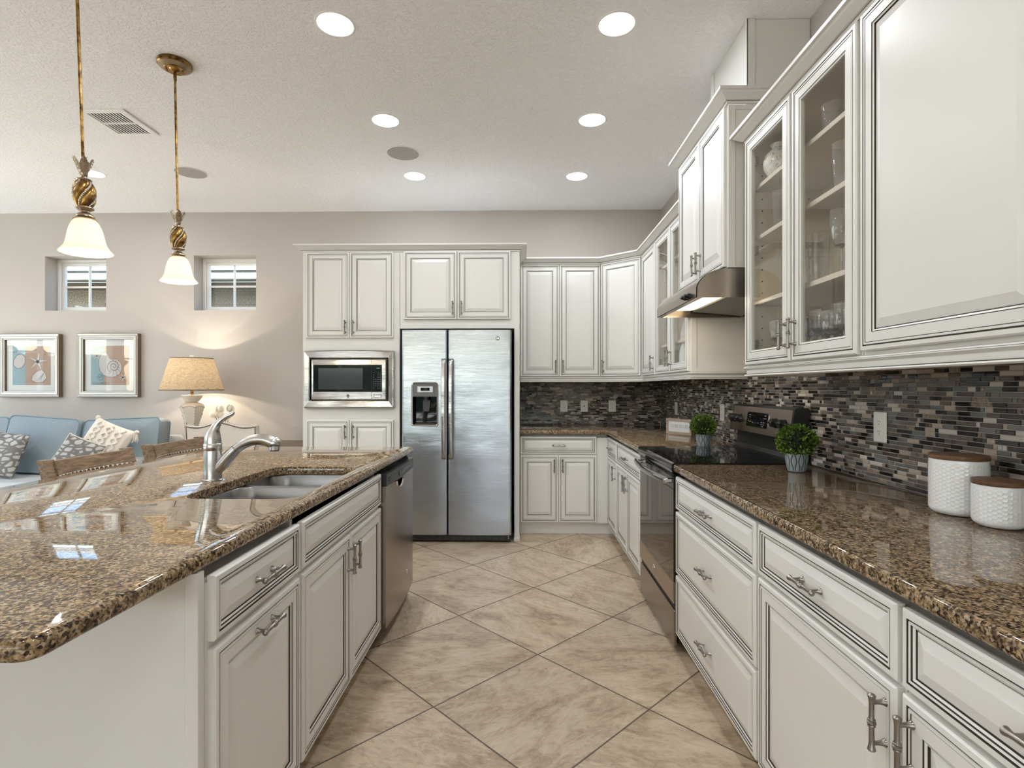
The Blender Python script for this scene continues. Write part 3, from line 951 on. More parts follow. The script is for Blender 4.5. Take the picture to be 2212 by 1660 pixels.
structure('trim_4', sweep([(XU + .02, 2.5535), (XU, 2.5535), (XU, 1.05)], crown(2.456, .056)), [CAB, GLAZE])
RAIL = [(-.03, 1.353, 0), (.008, 1.353, 0), (.012, 1.357, 0), (.008, 1.361, 1), (.006, 1.362, 1), (.003, 1.364, 0), (.003, 1.381, 0), (.006, 1.384, 0), (.014, 1.389, 0), (.014, 1.392, 1), (.013, 1.3935, 0), (.010, 1.3985, 0), (-.03, 1.3985, 0)]
structure('trim_5', sweep([(-.0185, 5.0295), (.735, 5.0295), (XU, 4.735), (XU, 3.392), (WX - .004, 3.392)], RAIL), [CAB, GLAZE])
structure('trim_6', sweep([(WX - .004, 2.5535), (XU, 2.5535), (XU, 1.05)], RAIL), [CAB, GLAZE])

# ------------------------------------------------------------------ mosaic backsplash
def mosaic(name, axis, c, sgn, a0, a1, z0, z1, label, loc, seed):
    """rows of strips; the faces stand 4 mm proud of the grout bed"""
    rr = random.Random(seed)
    mb = MB()
    if axis == 'x': mb.box(c, c + sgn * .004, a0, a1, z0, z1, 7)
    else: mb.box(a0, a1, c, c + sgn * .004, z0, z1, 7)
    ROW, GAP = .0157, .0022
    n = int((z1 - z0) / ROW)
    def P(a, z, d):
        return (c + sgn * d, a, z) if axis == 'x' else (a, c + sgn * d, z)
    last = 0
    for r in range(n + 1):
        zz0 = z0 + r * ROW + GAP / 2
        zz1 = min(zz0 + ROW - GAP, z1)
        if zz1 - zz0 < .003: continue
        a = a0 - rr.uniform(0, .07)
        while a < a1:
            L = rr.choice((.0157, .0157, .030, .047, .047, .0475, .062, .078, .078))
            b0, b1 = max(a, a0) + GAP / 2, min(a + L, a1) - GAP / 2
            a += L
            if b1 - b0 < .003: continue
            mi = rr.choices(range(7), (.31, .20, .16, .12, .09, .07, .05))[0]
            if mi == last and rr.random() < .6: mi = rr.choices(range(7), (.22, .2, .2, .14, .10, .08, .06))[0]
            last = mi
            h = .0075 + rr.uniform(-.0003, .0003)
            e = .0014
            if b1 - b0 < 2.2 * e: continue
            o = [P(b0, zz0, .004), P(b1, zz0, .004), P(b1, zz1, .004), P(b0, zz1, .004),
                 P(b0, zz0, h - .001), P(b1, zz0, h - .001), P(b1, zz1, h - .001), P(b0, zz1, h - .001),
                 P(b0 + e, zz0 + e, h), P(b1 - e, zz0 + e, h), P(b1 - e, zz1 - e, h), P(b0 + e, zz1 - e, h)]
            f = [(0, 1, 5, 4), (1, 2, 6, 5), (2, 3, 7, 6), (3, 0, 4, 7), (4, 5, 9, 8), (5, 6, 10, 9), (6, 7, 11, 10), (7, 4, 8, 11), (8, 9, 10, 11)]
            mb.add(o, f, mi)
    o = build(name, mb, MOS + [GROUT], loc=loc)
    return tag(o, label, 'backsplash')
CT = .925          # counter top height
mosaic('tile_backsplash', 'x', WX - .0012, -1, .43, WY - .010, CT + .001, 1.398, 'glass and stone mosaic backsplash behind the range and the long counter', (WX, 2.9, CT), 3)
mosaic('tile_backsplash', 'y', WY - .0012, -1, -.020, WX - .010, CT + .001, 1.398, 'short glass and stone mosaic backsplash with three wall plates, beside the refrigerator', (.7, WY, CT), 5)

# ------------------------------------------------------------------ counters
def slab(outline, hole, zt, th, rt=.010):
    """polished slab with eased edges; outline and hole are closed point lists"""
    def off(poly, d):
        n = len(poly); out = []
        for i in range(n):
            p, q, r = Vector(poly[i - 1]), Vector(poly[i]), Vector(poly[(i + 1) % n])
            e1, e2 = (q - p), (r - q)
            if e1.length < 1e-7 or e2.length < 1e-7:
                out.append(q); continue
            e1.normalize(); e2.normalize()
            n1, n2 = Vector((-e1.y, e1.x)), Vector((-e2.y, e2.x))
            m = n1 + n2
            m = m / max(.3, m.dot(n1))
            out.append(q + m * d)
        return out
    zb = zt - th
    steps = []
    for k in range(5):
        a = PI / 2 * k / 4
        steps.append((rt * (1 - math.sin(a)), zb + rt * (1 - math.cos(a))))
    for k in range(5):
        a = PI / 2 * k / 4
        steps.append((rt * (1 - math.cos(a)), zt - rt * (1 - math.sin(a))))
    bm = bmesh.new()
    def loops(poly, sgn, st):
        rs = []
        for d, z in st:
            rs.append([bm.verts.new((p.x, p.y, z)) for p in off(poly, d * sgn)])
        n = len(poly)
        for a, b in zip(rs[:-1], rs[1:]):
            for i in range(n):
                f = bm.faces.new((a[i], a[(i + 1) % n], b[(i + 1) % n], b[i])); f.smooth = True
        return rs
    ro = loops(outline, 1, steps)
    loopsets = [(ro[0], ro[-1])]
    if hole:
        e = .004
        rh = loops(hole, -1, [(0, zb), (0, zt - e), (e * .3, zt - e * .3), (e, zt)])
        loopsets.append((rh[0], rh[-1]))
    for k in (0, 1):
        es = []
        for ls in loopsets:
            l = ls[k]
            for i in range(len(l)):
                es.append(bm.edges.get((l[i], l[(i + 1) % len(l)])) or bm.edges.new((l[i], l[(i + 1) % len(l)])))
        bmesh.ops.triangle_fill(bm, use_beauty=True, edges=es)
    mb = MB()
    bm.verts.index_update()
    mb.v = [v.co.copy() for v in bm.verts]
    for f in bm.faces:
        mb.f.append([v.index for v in f.verts]); mb.m.append(0); mb.sm.append(True)
    bm.free()
    return mb
CX0 = .738
o = build('countertop', slab(rrect(CX0, WX - .008, .43, 2.632, [.002, .002, .004, .004], 3), None, CT, .036), GRANITE, loc=(1.07, 1.5, CT - .036))
tag(o, 'long brown granite countertop holding the two white canisters', 'countertop')
out = [(CX0, 3.398), (WX - .008, 3.398), (WX - .008, WY - .008), (-.021, WY - .008), (-.021, 4.705), (CX0 - .012, 4.705), (CX0, 4.693)]
o = build('countertop', slab(out, None, CT, .036), GRANITE, loc=(1.0, 4.6, CT - .036))
tag(o, 'corner brown granite countertop running from the range to the refrigerator', 'countertop')
IX0, IX1, IY0, IY1 = -1.968, -.703, .775, 3.392
SINK = (-1.171, -.768, 1.790, 2.526)
hole = rrect(*SINK, .085, 8)
isl = [(x + (.036 * (y - 2.0) / 2.6 - .003 if x > -1.0 else 0), y) for x, y in rrect(IX0, IX1, IY0, IY1, [.036, .024, .024, .036], 8)]      # the aisle edge runs slightly askew
o = build('island_countertop', slab(isl, hole, CT, .036, .013), GRANITE, loc=(-1.35, 2.1, CT - .036))
tag(o, 'brown granite island countertop with an undermount sink cut into it', 'countertop')

# ------------------------------------------------------------------ island
IF = -.7165
IS = Fr((IF, 0, 0), (0, 1, 0), (1, 0, 0))
GI = 'island cabinets'
t = thing('island_cabinet', 'cream island cabinet with a drawer over a pull-out door, both with horizontal pulls', 'cabinet', (-1.0, 1.45, 0), GI)
mb = MB(); mb.box(-1.32, IF, 1.196, 1.683 - G, .10, .858); mb.box(-1.32, IF - .07, 1.196, 1.683 - G, .858, .888); mb.box(-1.32, IF - .07, 1.196, 1.683 - G, 0, .10); build('cabinet_body', mb, CAB, t)
front(t, 'drawer', IS, 1.206, 1.672, .722, .872, ('h', 1.440, .795), 20)
front(t, 'door', IS, 1.206, 1.672, .105, .704, ('h', 1.440, .660), 20)
t = thing('island_cabinet', 'cream island sink cabinet with a long false drawer front over two doors', 'cabinet', (-1.0, 2.15, 0), GI)
mb = MB(); mb.box(-1.32, -1.30, 1.683 + G, 2.652, .10, .888); mb.box(IF - .02, IF, 1.683 + G, 2.652, .10, .858)
mb.box(-1.30, IF - .02, 1.683 + G, 1.702, .10, .888); mb.box(-1.30, IF - .02, 2.634, 2.652, .10, .888)
mb.box(-1.30, IF - .02, 1.702, 2.634, .10, .12); mb.box(-1.32, IF - .07, 1.683 + G, 2.652, 0, .10); build('cabinet_body', mb, CAB, t)
front(t, 'drawer', IS, 1.694, 2.644, .722, .872)
front(t, 'door', IS, 1.694, 2.166, .105, .704, ('v', 2.134, .612), 16)
front(t, 'door', IS, 2.172, 2.644, .105, .704, ('v', 2.204, .612), 16)
t = thing('kitchen_island', 'plain cream panelling that closes the near end of the island under its granite top', 'island', (-1.4, 2.2, 0))
mb = MB(); mb.box(-1.60, IF, 1.176, 1.194, 0, .888); mb.box(IF - .029, IF + .001, 1.170, 1.176, 0, .888, 0, .001); build('end_panel', mb, CAB, t)
mb = MB(); mb.box(-1.60, -1.58, 1.196, 3.34, 0, .888); build('seating_side_panel', mb, CAB, t)
mb = MB(); mb.box(-1.60, IF, 3.342, 3.362, 0, .888); build('end_panel', mb, CAB, t)

# sink
t = thing('kitchen_sink', 'double-bowl stainless undermount sink in the island', 'sink', (-1.0, 2.22, .67))
def bowl(x0, x1, y0, y1, depth, r=.07):
    mb = MB()
    zt = CT - .037
    rings = []
    for d, z in ((-.016, zt - .0005), (0, zt - .001), (.003, zt - .006), (.006, zt - depth * .5), (.012, zt - depth * .86), (.03, zt - depth * .97), (.06, zt - depth)):
        rings.append([Vector((x, y, z)) for x, y in rrect(x0 + d, x1 - d, y0 + d, y1 - d, max(.02, r - d * .4), 8)])
    mb.loft(rings, 0, True, False, True)
    cx, cy = (x0 + x1) / 2, (y0 + y1) / 2
    mb.lathe([(.042, zt - depth + .0005), (.040, zt - depth + .002), (.030, zt - depth - .004)], 24, Matrix.Translation((cx, cy, 0)), 1)
    return mb
build('bowl', bowl(SINK[0] - .006, SINK[1] + .006, SINK[2] - .006, 2.206, .20), [STEEL_SINK, CHROME], t)
build('bowl', bowl(SINK[0] - .006, SINK[1] + .006, 2.234, SINK[3] + .006, .20), [STEEL_SINK, CHROME], t)

# faucet
FX, FYY = -1.255, 2.152
t = thing('faucet', 'brushed nickel pull-out kitchen faucet with a curved lever on the island', 'faucet', (FX, FYY, CT))
T = Matrix.Translation((FX, FYY, CT))
mb = MB()
mb.lathe([(.0375, .0005), (.0375, .004), (.0345, .006), (.0340, .02), (.0335, .115), (.0325, .120), (.0325, .122), (.0340, .124), (.0340, .148), (.0325, .150)], 32, T)
mb.tube([(FX + .012, FYY, CT + .040), (FX + .040, FYY, CT + .066), (FX + .068, FYY, CT + .100), (FX + .096, FYY, CT + .128)], [.024, .025, .0235, .0205], 20, 0)
build('body', mb, FAUCET, t)
mb = MB()
path = [(FX + a, FYY, CT + b) for a, b in ((.098, .1290), (.112, .1395), (.130, .1500), (.150, .1585), (.172, .1640), (.194, .1660), (.214, .1640), (.232, .1590), (.246, .1530))]
rad = [.0200, .0205, .0210, .0215, .0222, .0230, .0242, .0255, .0262]
mb.tube(path, rad, 20, 0)
end = Vector(path[-1])
mb.sphere(end + Vector((.004, 0, -.002)), .0262, 20, 12, 0, (1.1, .98, .98))
mb.lathe([(.0215, -.030), (.0218, -.020), (.0225, -.006)], 20, Matrix.Translation(end + Vector((.006, 0, 0))), 0)
mb.lathe([(.018, -.034), (.018, -.029)], 20, Matrix.Translation(end + Vector((.006, 0, 0))), 1)
build('spray_head', mb, [FAUCET, BLACK], t)
mb = MB()
lp = [(0, .150), (0, .165), (.001, .180), (.004, .198), (.011, .216), (.022, .232), (.037, .246), (.054, .257), (.070, .2645), (.080, .270), (.0865, .2765)]
lr = [.0325, .0315, .0285, .0235, .0175, .0132, .0108, .0098, .0095, .0085, .0055]
lf = []
mb.tube([(FX + a, FYY, CT + b) for a, b in lp], lr, 20, 0, True, True, 1.0, (0, 1, 0))
build('lever', mb, FAUCET, t)

# dishwasher
DX, DY0, DY1 = -.680, 2.660, 3.315
t = thing('dishwasher', 'stainless dishwasher with black control strip at the far end of the island', 'dishwasher', (-1.0, 2.98, 0))
mb = MB(); mb.box(-1.30, -.725, DY0 - .002, DY1, .10, .870); mb.box(-1.30, -.79, DY0, DY1, 0.0, .10); build('tub', mb, BLACK, t)
mb = MB()
n = 14
def bulge(y, y0, y1, b): return b * (1 - ((2 * y - y0 - y1) / (y1 - y0)) ** 2)
front_pts = [(DX + bulge(DY0 + (DY1 - DY0) * k / n, DY0, DY1, .012), DY0 + (DY1 - DY0) * k / n) for k in range(n + 1)]
mb.prism([(-.724, DY0)] + front_pts + [(-.724, DY1)], 'z', .098, .806)
mb.sm = [False] * len(mb.sm)
build('door', mb, STEEL_SIDE, t)
mb = MB(); mb.prism([(-.724, DY0)] + [(x + .004, y) for x, y in front_pts] + [(-.724, DY1)], 'z', .810, .868)
for k in (0, 1):
    mb.box(DX + .0035, DX + .0085, DY0 + .025, DY0 + .075, .827 + k * .014, .832 + k * .014, 1)
mb.box(DX + .015, DX + .0172, DY0 + .22, DY1 - .12, .826, .852, 2)
for k in range(7):
    mb.box(DX + .0165, DX + .0176, DY0 + .24 + k * .045, DY0 + .258 + k * .045, .830, .834, 3)
build('control_strip', mb, [BLACK, SLOT, BLACKGLASS, LEGEND], t)
mb = MB()
rings = []
for (s, d) in ((1.0, .0005), (.96, .010), (.86, .004)):
    rings.append([Vector((DX + .0095 + d, DY0 + .25 + .075 * s * math.cos(PI + PI * k / 16), .803 + .042 * s * math.sin(PI + PI * k / 16))) for k in range(17)])
mb.loft(rings, 0, True, False, True, closed=False)
mb.add(rings[-1], [list(range(17))], 1)
build('pocket_handle', mb, [CHROME, SLOT], t)

def badge(name, c, w, u, r, parent):
    """round chrome maker's badge with the two-letter monogram"""
    w, u = Vector(w), Vector(u)
    v = w.cross(u)
    M = Matrix.Identity(4)
    for i in range(3):
        M[i][0], M[i][1], M[i][2] = u[i], v[i], w[i]
    M = Matrix.Translation(c) @ M
    mb = MB()
    mb.lathe([(r, 0), (r, .0015), (r * .94, .0028), (r * .86, .0024), (r * .84, .0016)], 24, M, 0)
    mb.lathe([(r * .84, .0010), (r * .84, .0017)], 24, M, 1)
    tx = text_mb('GE', r * 1.05)
    mb.merge(tx, M @ Matrix.Translation((0, 0, .0020)), 0)
    for k in range(4):                                    # the curls round the rim
        a = PI / 4 + k * PI / 2
        mb.tube([M @ Vector((r * .66 * math.cos(a + d), r * .66 * math.sin(a + d), .0022)) for d in (-.45, -.2, 0, .2, .45)], r * .045, 6, 0)
    return build(name, mb, [CHROME, BLACK], parent)
badge('badge', (DX + bulge(3.12, DY0, DY1, .012), 3.10, .235), (1, 0, 0), (0, 1, 0), .014, t)

# ------------------------------------------------------------------ refrigerator
t = thing('refrigerator', 'side-by-side stainless refrigerator with an ice and water dispenser', 'refrigerator', (-.55, 4.85, 0))
RX0, RXM0, RXM1, RX1 = -1.006, -.6265, -.6185, -.090
RY = 4.462
mb = MB(); mb.box(RX0 + .005, RX1 - .005, 4.545, 5.28, .03, 1.765, 0, .004)
mb.box(RX0 + .03, RX0 + .10, 4.50, 4.58, 1.765, 1.785, 0, .003); mb.box(RX1 - .10, RX1 - .03, 4.50, 4.58, 1.765, 1.785, 0, .003)
for xx in (RX0 + .1, RX1 - .1):
    for yy in (4.62, 5.2):
        mb.lathe([(.02, 0), (.02, .03)], 12, Matrix.Translation((xx, yy, 0)))
build('body', mb, BODYGREY, t)
def fridge_section(x0, x1, e0=True, e1=True):
    """top view outline of a door: rounded front edges, slight belly"""
    r = .014
    pts = [(x0, 4.540)]
    if e0:
        for k in range(5):
            a = PI / 2 * k / 4
            pts.append((x0 + r - r * math.cos(a), RY + .004 + r - r * math.sin(a)))
    else: pts.append((x0, RY + .002))
    m = 8
    for k in range(1, m):
        x = x0 + r + (x1 - x0 - 2 * r) * k / m
        pts.append((x, RY + .004 - .004 * (1 - (2 * k / m - 1) ** 2)))
    if e1:
        for k in range(5):
            a = PI / 2 * k / 4
            pts.append((x1 - r + r * math.sin(a), RY + .004 + r - r * math.cos(a)))
    else: pts.append((x1, RY + .002))
    pts.append((x1, 4.540))
    return pts
DSP = (-.920, -.706, .986, 1.338)
def clip(poly, a, b):
    """part of the outline between x=a and x=b"""
    front = [p for p in poly if p[1] < 4.53]
    def yat(x):
        for p, q in zip(front[:-1], front[1:]):
            if p[0] - 1e-9 <= x <= q[0] + 1e-9 and q[0] > p[0]:
                return p[1] + (q[1] - p[1]) * (x - p[0]) / (q[0] - p[0])
        return front[0][1]
    return [(a, 4.540), (a, yat(a))] + [p for p in front if a + 1e-6 < p[0] < b - 1e-6] + [(b, yat(b)), (b, 4.540)]
sec = fridge_section(RX0, RXM0)
mb = MB()
mb.prism(sec, 'z', .070, DSP[2]); mb.prism(sec, 'z', DSP[3], 1.782)
L = [p for p in sec]
mb.prism(clip(sec, RX0 + .0141, DSP[0]) [:1] + [(RX0, 4.540)] + [p for p in sec if p[0] <= RX0 + .0141 and p[1] < 4.53] + clip(sec, RX0 + .0141, DSP[0])[2:], 'z', DSP[2], DSP[3])
mb.prism(clip(sec, DSP[1], RXM0 - .0141)[:-2] + [p for p in sec if p[0] >= RXM0 - .0141 and p[1] < 4.53] + [(RXM0, 4.540)], 'z', DSP[2], DSP[3])
mb.box(DSP[0], DSP[1], 4.536, 4.540, DSP[2], DSP[3])
mb.sm = [False] * len(mb.sm)
d1 = build('door', mb, STEEL_FRIDGE, t)
mb = MB(); mb.prism(fridge_section(RXM1, RX1), 'z', .070, 1.782)
d2 = build('door', mb, STEEL_FRIDGE, t)
def fridge_handle(x, parent):
    mb = MB()
    y0 = RY - .052
    zs = [.702, .706, .716, .735, .77, .90, 1.12, 1.35, 1.475, 1.51, 1.529, 1.539, 1.543]
    ys = [0, -.010, -.022, -.034, -.040, -.046, -.050, -.046, -.040, -.034, -.022, -.010, 0]
    rings = []
    for z, y in zip(zs, ys):
        yy = RY + .001 + y * 1.1
        w, dpt = .0165, .011
        rings.append([Vector((x - w, yy + dpt * 0 + .002, z)), Vector((x - w, yy - dpt, z)), Vector((x - w * .72, yy - dpt * 1.45, z)), Vector((x, yy - dpt * 1.6, z)), Vector((x + w * .72, yy - dpt * 1.45, z)), Vector((x + w, yy - dpt, z)), Vector((x + w, yy + .002, z)), Vector((x, yy + .003, z))])
    mb.loft(rings, 0, True, True, True)
    build('handle', mb, STEEL_TRIM, parent)
fridge_handle(-.6525, d1)
fridge_handle(-.5925, d2)
badge('badge', (-.203, RY + .0012, 1.711), (0, -1, 0), (1, 0, 0), .0185, d2)
mb = MB(); mb.box(RX0 + .01, RX1 - .01, 4.500, 4.545, .010, .064, 0, .004)
for k in range(14):
    x = RX0 + .06 + k * .058
    mb.box(x, x + .046, 4.4975, 4.500, .024, .030, 1); mb.box(x, x + .046, 4.4975, 4.500, .038, .044, 1)
for z in (.050, .036):
    mb.sphere((RX1 - .025, 4.4985, z), .004, 8, 6, 2)
build('toe_grille', mb, [BLACK, BODYGREY, WHITE], t)
# dispenser
mb = MB()
o2 = rrect(DSP[0] - .006, DSP[1] + .006, DSP[2] - .008, DSP[3] + .008, [.012, .03, .03, .012], 6)
o1 = rrect(DSP[0] + .006, DSP[1] - .006, DSP[2] + .006, DSP[3] - .004, [.008, .022, .022, .008], 6)
def yr(pts, y): return [Vector((x, y, z)) for x, z in pts]
mb.loft([yr(o2, RY + .004), yr(o2, RY - .004), yr(rrect(DSP[0] - .002, DSP[1] + .002, DSP[2] - .003, DSP[3] + .004, [.011, .028, .028, .011], 6), RY - .008), yr(o1, RY - .006), yr(o1, RY + .004)], 0, True)
b = build('dispenser', mb, STEEL_TRIM, d1)
mb = MB()
zc = 1.226
mb.box(DSP[0] + .004, DSP[1] - .004, RY - .002, RY + .02, zc, DSP[3] - .002, 0)
mb.box(DSP[0] + .045, DSP[1] - .040, RY - .004, RY - .002, 1.262, 1.310, 1, .001)
mb.box(DSP[0] + .072, DSP[1] - .066, RY - .0046, RY - .004, 1.274, 1.300, 2)
for k in range(6):
    mb.box(DSP[0] + .020 + k * .030, DSP[0] + .034 + k * .030, RY - .0028, RY - .002, 1.242, 1.247, 3)
build('control_panel', mb, [mat('graphite_panel', (.10, .10, .105), .35), mat('silver_bezel', (.50, .52, .56), .35, .6), BLACKGLASS, LEGEND], d1)
mb = MB()
x0, x1, z0, z1 = DSP[0] + .003, DSP[1] - .003, DSP[2] + .003, zc
mb.loft([[Vector((x0, RY, z0)), Vector((x1, RY, z0)), Vector((x1, RY, z1)), Vector((x0, RY, z1))], [Vector((x0 + .012, 4.534, z0 + .01)), Vector((x1 - .012, 4.534, z0 + .01)), Vector((x1 - .012, 4.534, z1)), Vector((x0 + .012, 4.534, z1))]], 0, False, False, True)
mb.lathe([(.020, zc - .03), (.024, zc)], 16, Matrix.Translation((-.806, 4.495, 0)), 1)
mb.loft([[Vector((-.806 + s * w, 4.506, z)) for s in (-1, 1)] + [Vector((-.806 + s * w, 4.515, z)) for s in (1, -1)] for z, w in ((zc - .03, .030), (zc - .09, .028), (zc - .125, .020))], 1, False, True, True)
mb.box(x0 + .02, x1 - .02, 4.475, 4.528, z0 + .008, z0 + .013, 1)
build('dispenser_cavity', mb, [BLACKGLASS, BODYGREY], d1)

# ------------------------------------------------------------------ microwave
t = thing('microwave', 'built-in stainless microwave with a wide trim frame in the tall cabinet', 'microwave', (-1.465, 4.53, 1.13))
MX0, MX1, MZ0, MZ1 = -1.848, -1.082, 1.128, 1.610
IX0_, IX1_, IZ0_, IZ1_ = -1.796, -1.138, 1.196, 1.545
y = 4.4945
top = [(MX0 + (MX1 - MX0) * k / 16, MZ1 + .008 * (1 - (k / 8 - 1) ** 2)) for k in range(17)]
mb = MB()
def top_ring(d, y):
    """outer outline with its arched top, inset by d"""
    o = [(MX0 + d, MZ0 + d), (MX1 - d, MZ0 + d)]
    o += [(MX1 - d - (MX1 - MX0 - 2 * d) * k / 16, MZ1 - d + .008 * (1 - (k / 8 - 1) ** 2)) for k in range(17)]
    return [Vector((a, y, b)) for a, b in o]
def in_ring(d, y):
    x0, x1, z0, z1 = IX0_ + d, IX1_ - d, IZ0_ + d, IZ1_ - d
    o = [(x0, z0), (x1, z0)] + [(x1 - (x1 - x0) * k / 16, z1) for k in range(17)]
    return [Vector((a, y, b)) for a, b in o]
mb.loft([top_ring(0, 4.538), top_ring(0, y + .006), top_ring(.004, y + .001), top_ring(.010, y), in_ring(-.010, y + .006), in_ring(-.002, y + .016), in_ring(0, y + .040)], 0, False)
build('trim_frame', mb, STEEL_TRIM, t)
mb = MB(); mb.box(MW[0] + .012, MW[1] - .012, 4.520, 4.95, IZ0_ - .02, IZ1_ + .02); build('body', mb, BLACK, t)
mb = MB()
dx0, dx1, dz0, dz1 = IX0_ + .012, IX1_ - .012, IZ0_ + .004, IZ1_ - .006
GX0, GX1, GZ0, GZ1 = -1.762, -1.186, 1.268, 1.489
yf = 4.500
r0 = lambda d, y: [Vector((a, y, b)) for a, b in ((dx0 + d, dz0 + d), (dx1 - d, dz0 + d), (dx1 - d, dz1 - d), (dx0 + d, dz1 - d))]
g0 = lambda d, y: [Vector((a, y, b)) for a, b in ((GX0 - d, GZ0 - d), (GX1 + d, GZ0 - d), (GX1 + d, GZ1 + d), (GX0 - d, GZ1 + d))]
mb.loft([r0(0, 4.519), r0(0, yf + .004), r0(.004, yf), g0(.006, yf - .003), g0(0, yf + .001)], 0, False, True, False)
door = build('door', mb, STEEL_TRIM, t)
mb = MB(); mb.box(GX0, -1.270, yf - .001, yf + .004, GZ0, GZ1, 0); mb.box(GX0 + .040, -1.345, yf - .0016, yf - .001, GZ0 + .018, GZ1 - .024, 1)
build('window', mb, [BLACKGLASS, mat('microwave_screen', (.035, .038, .045), .10, spec=.6)], door)
mb = MB(); mb.box(-1.270, GX1, yf - .0012, yf + .004, GZ0, GZ1, 0)
mb.box(-1.228, -1.200, yf - .002, yf - .0012, 1.460, 1.468, 1)
for r in range(8):
    for c in range(4):
        if 3 <= r < 7 or c != 1:
            mb.box(-1.256 + c * .018, -1.248 + c * .018, yf - .0018, yf - .0012, 1.424 - r * .0185, 1.4275 - r * .0185, 2)
build('keypad', mb, [BLACKGLASS, GREENLED, LEGEND], door)
mb = MB(); mb.box(-1.256, -1.186, yf - .006, yf + .002, 1.216, 1.246, 0, .003); build('door_button', mb, STEEL_TRIM, door)
mb = MB(); mb.box(-1.2712, -1.2702, yf - .0042, yf + .001, dz0 + .004, dz1 - .004, 0); build('seam', mb, SLOT, door)
badge('badge', (-1.470, yf - .0015, 1.230), (0, -1, 0), (1, 0, 0), .0155, door)

# ------------------------------------------------------------------ range
SX, SY0, SY1 = .738, 2.640, 3.390
t = thing('range', 'black and stainless electric range with glass cooktop and raised control panel', 'stove', (1.08, 3.015, 0))
mb = MB(); mb.box(SX + .026, 1.398, SY0, SY1, .045, .900); mb.box(SX + .07, 1.38, SY0 + .03, SY1 - .03, .02, .045)
for xx in (SX + .10, 1.34):
    for yy in (SY0 + .06, SY1 - .06):
        mb.lathe([(.018, 0), (.018, .03)], 12, Matrix.Translation((xx, yy, 0)))
build('body', mb, BLACK, t)
mb = MB()
mb.prism([(SX - .004, .884), (SX - .010, .904), (SX - .006, .927), (SX + .006, .932), (1.318, .932), (1.318, .900), (SX + .02, .884)], 'y', SY0 - .004, SY1 + .004)
for (cx, cy, r) in ((.90, 2.83, .105), (.90, 3.20, .078), (1.16, 2.83, .078), (1.16, 3.20, .105)):
    mb.lathe([(r, .9322), (r, .9324), (r - .0025, .9324), (r - .0025, .9322)], 40, Matrix.Translation((cx, cy, 0)), 1, False, False, False)
build('cooktop', mb, [BLACKGLASS, mat('burner_ring_print', (.06, .06, .06), .2)], t)
mb = MB()
mb.box(SX + .004, SX + .024, SY0 + .002, SY1 - .002, .345, .800, 0, .003)
mb.box(SX + .004, SX + .024, SY0 + .002, SY1 - .002, .800, .876, 2, .003)
mb.box(SX + .002, SX + .024, SY0 + .002, SY1 - .002, .238, .345, 1, .003)
for k in range(9):
    yy = SY0 + .09 + k * .065
    mb.box(SX + .0032, SX + .005, yy, yy + .05, .862, .868, 3)
od = build('oven_door', mb, [OVENGLASS, DARKSTEEL, BLACKGLASS, SLOT], t)
mb = MB()
pp, n = [], 16
for k in range(n + 1):
    s = k / n
    yy = SY0 + .030 + (SY1 - SY0 - .06) * s
    pp.append((SX - .030 - .024 * (1 - (2 * s - 1) ** 2), yy, .842))
mb.tube(pp, .0175, 14, 0, True, True, .62, (0, 0, 1))
for yy in (SY0 + .034, SY1 - .034):
    mb.box(SX - .036, SX + .006, yy - .012, yy + .012, .830, .852, 0, .004)
build('handle', mb, STEEL_TRIM, od)
badge('badge', (SX + .0018, 3.03, .292), (-1, 0, 0), (0, -1, 0), .016, od)
mb = MB(); mb.box(SX + .006, SX + .024, SY0 + .002, SY1 - .002, .030, .205, 0, .004); mb.box(SX + .016, SX + .024, SY0 + .002, SY1 - .002, .205, .232, 1)
build('storage_drawer', mb, [STEEL_SIDE, SLOT], t)
mb = MB()
mb.prism([(1.318, .900), (1.318, .936), (1.330, .944), (1.345, .965), (1.352, 1.050), (1.400, 1.050), (1.400, .900)], 'y', SY0 + .004, SY1 - .004, 0)
mb.prism([(1.306, 1.042), (1.330, 1.192), (1.342, 1.200), (1.396, 1.200), (1.400, 1.190), (1.400, 1.042)], 'y', SY0, SY1, 0)
sl = (1.330 - 1.306) / (1.192 - 1.042)
def bgx(z): return 1.306 + (z - 1.042) * sl
mb.add([(bgx(z) - .0012, yy, z) for z, yy in ((1.046, SY0 + .014), (1.046, SY1 - .014), (1.189, SY1 - .014), (1.189, SY0 + .014))], [(0, 1, 2, 3)], 1)
build('backguard', mb, [BLACK, DARKSTEEL], t)
BM = Matrix.Translation((bgx(1.12) - .0014, 3.028, 1.120)) @ Matrix.Rotation(math.atan(sl), 4, 'Y') @ Matrix(((0, 0, -1, 0), (-1, 0, 0, 0), (0, 1, 0, 0), (0, 0, 0, 1)))
mb = MB()
ro = rrect(-.135, .135, -.043, .043, .014, 5)
mb.loft([[BM @ Vector((a, b, 0)) for a, b in ro], [BM @ Vector((a, b, .003)) for a, b in ro], [BM @ Vector((a * .975, b * .94, .003)) for a, b in ro]], 1, False)
mb.add([BM @ Vector((a * .975, b * .94, .002)) for a, b in ro], [list(range(len(ro)))], 0)
for (a, b, w) in ((-.10, .024, .022), (-.104, .012, .008), (-.088, .012, .008), (.096, .026, .026), (.088, .010, .012), (.108, .010, .010), (-.105, -.012, .012), (-.082, -.014, .016), (-.055, -.018, .012), (-.030, -.018, .005), (-.010, -.018, .005), (.018, -.018, .014),
                  (.060, -.012, .016), (.086, -.012, .016), (.060, -.024, .016), (.086, -.024, .016), (.076, -.034, .018)):
    mb.add([BM @ Vector((a + i * w / 2, b + j * .0024, .0024)) for i, j in ((-1, -1), (1, -1), (1, 1), (-1, 1))], [(0, 1, 2, 3)], 2)
build('display_panel', mb, [BLACKGLASS, STEEL_TRIM, LEGEND], t)
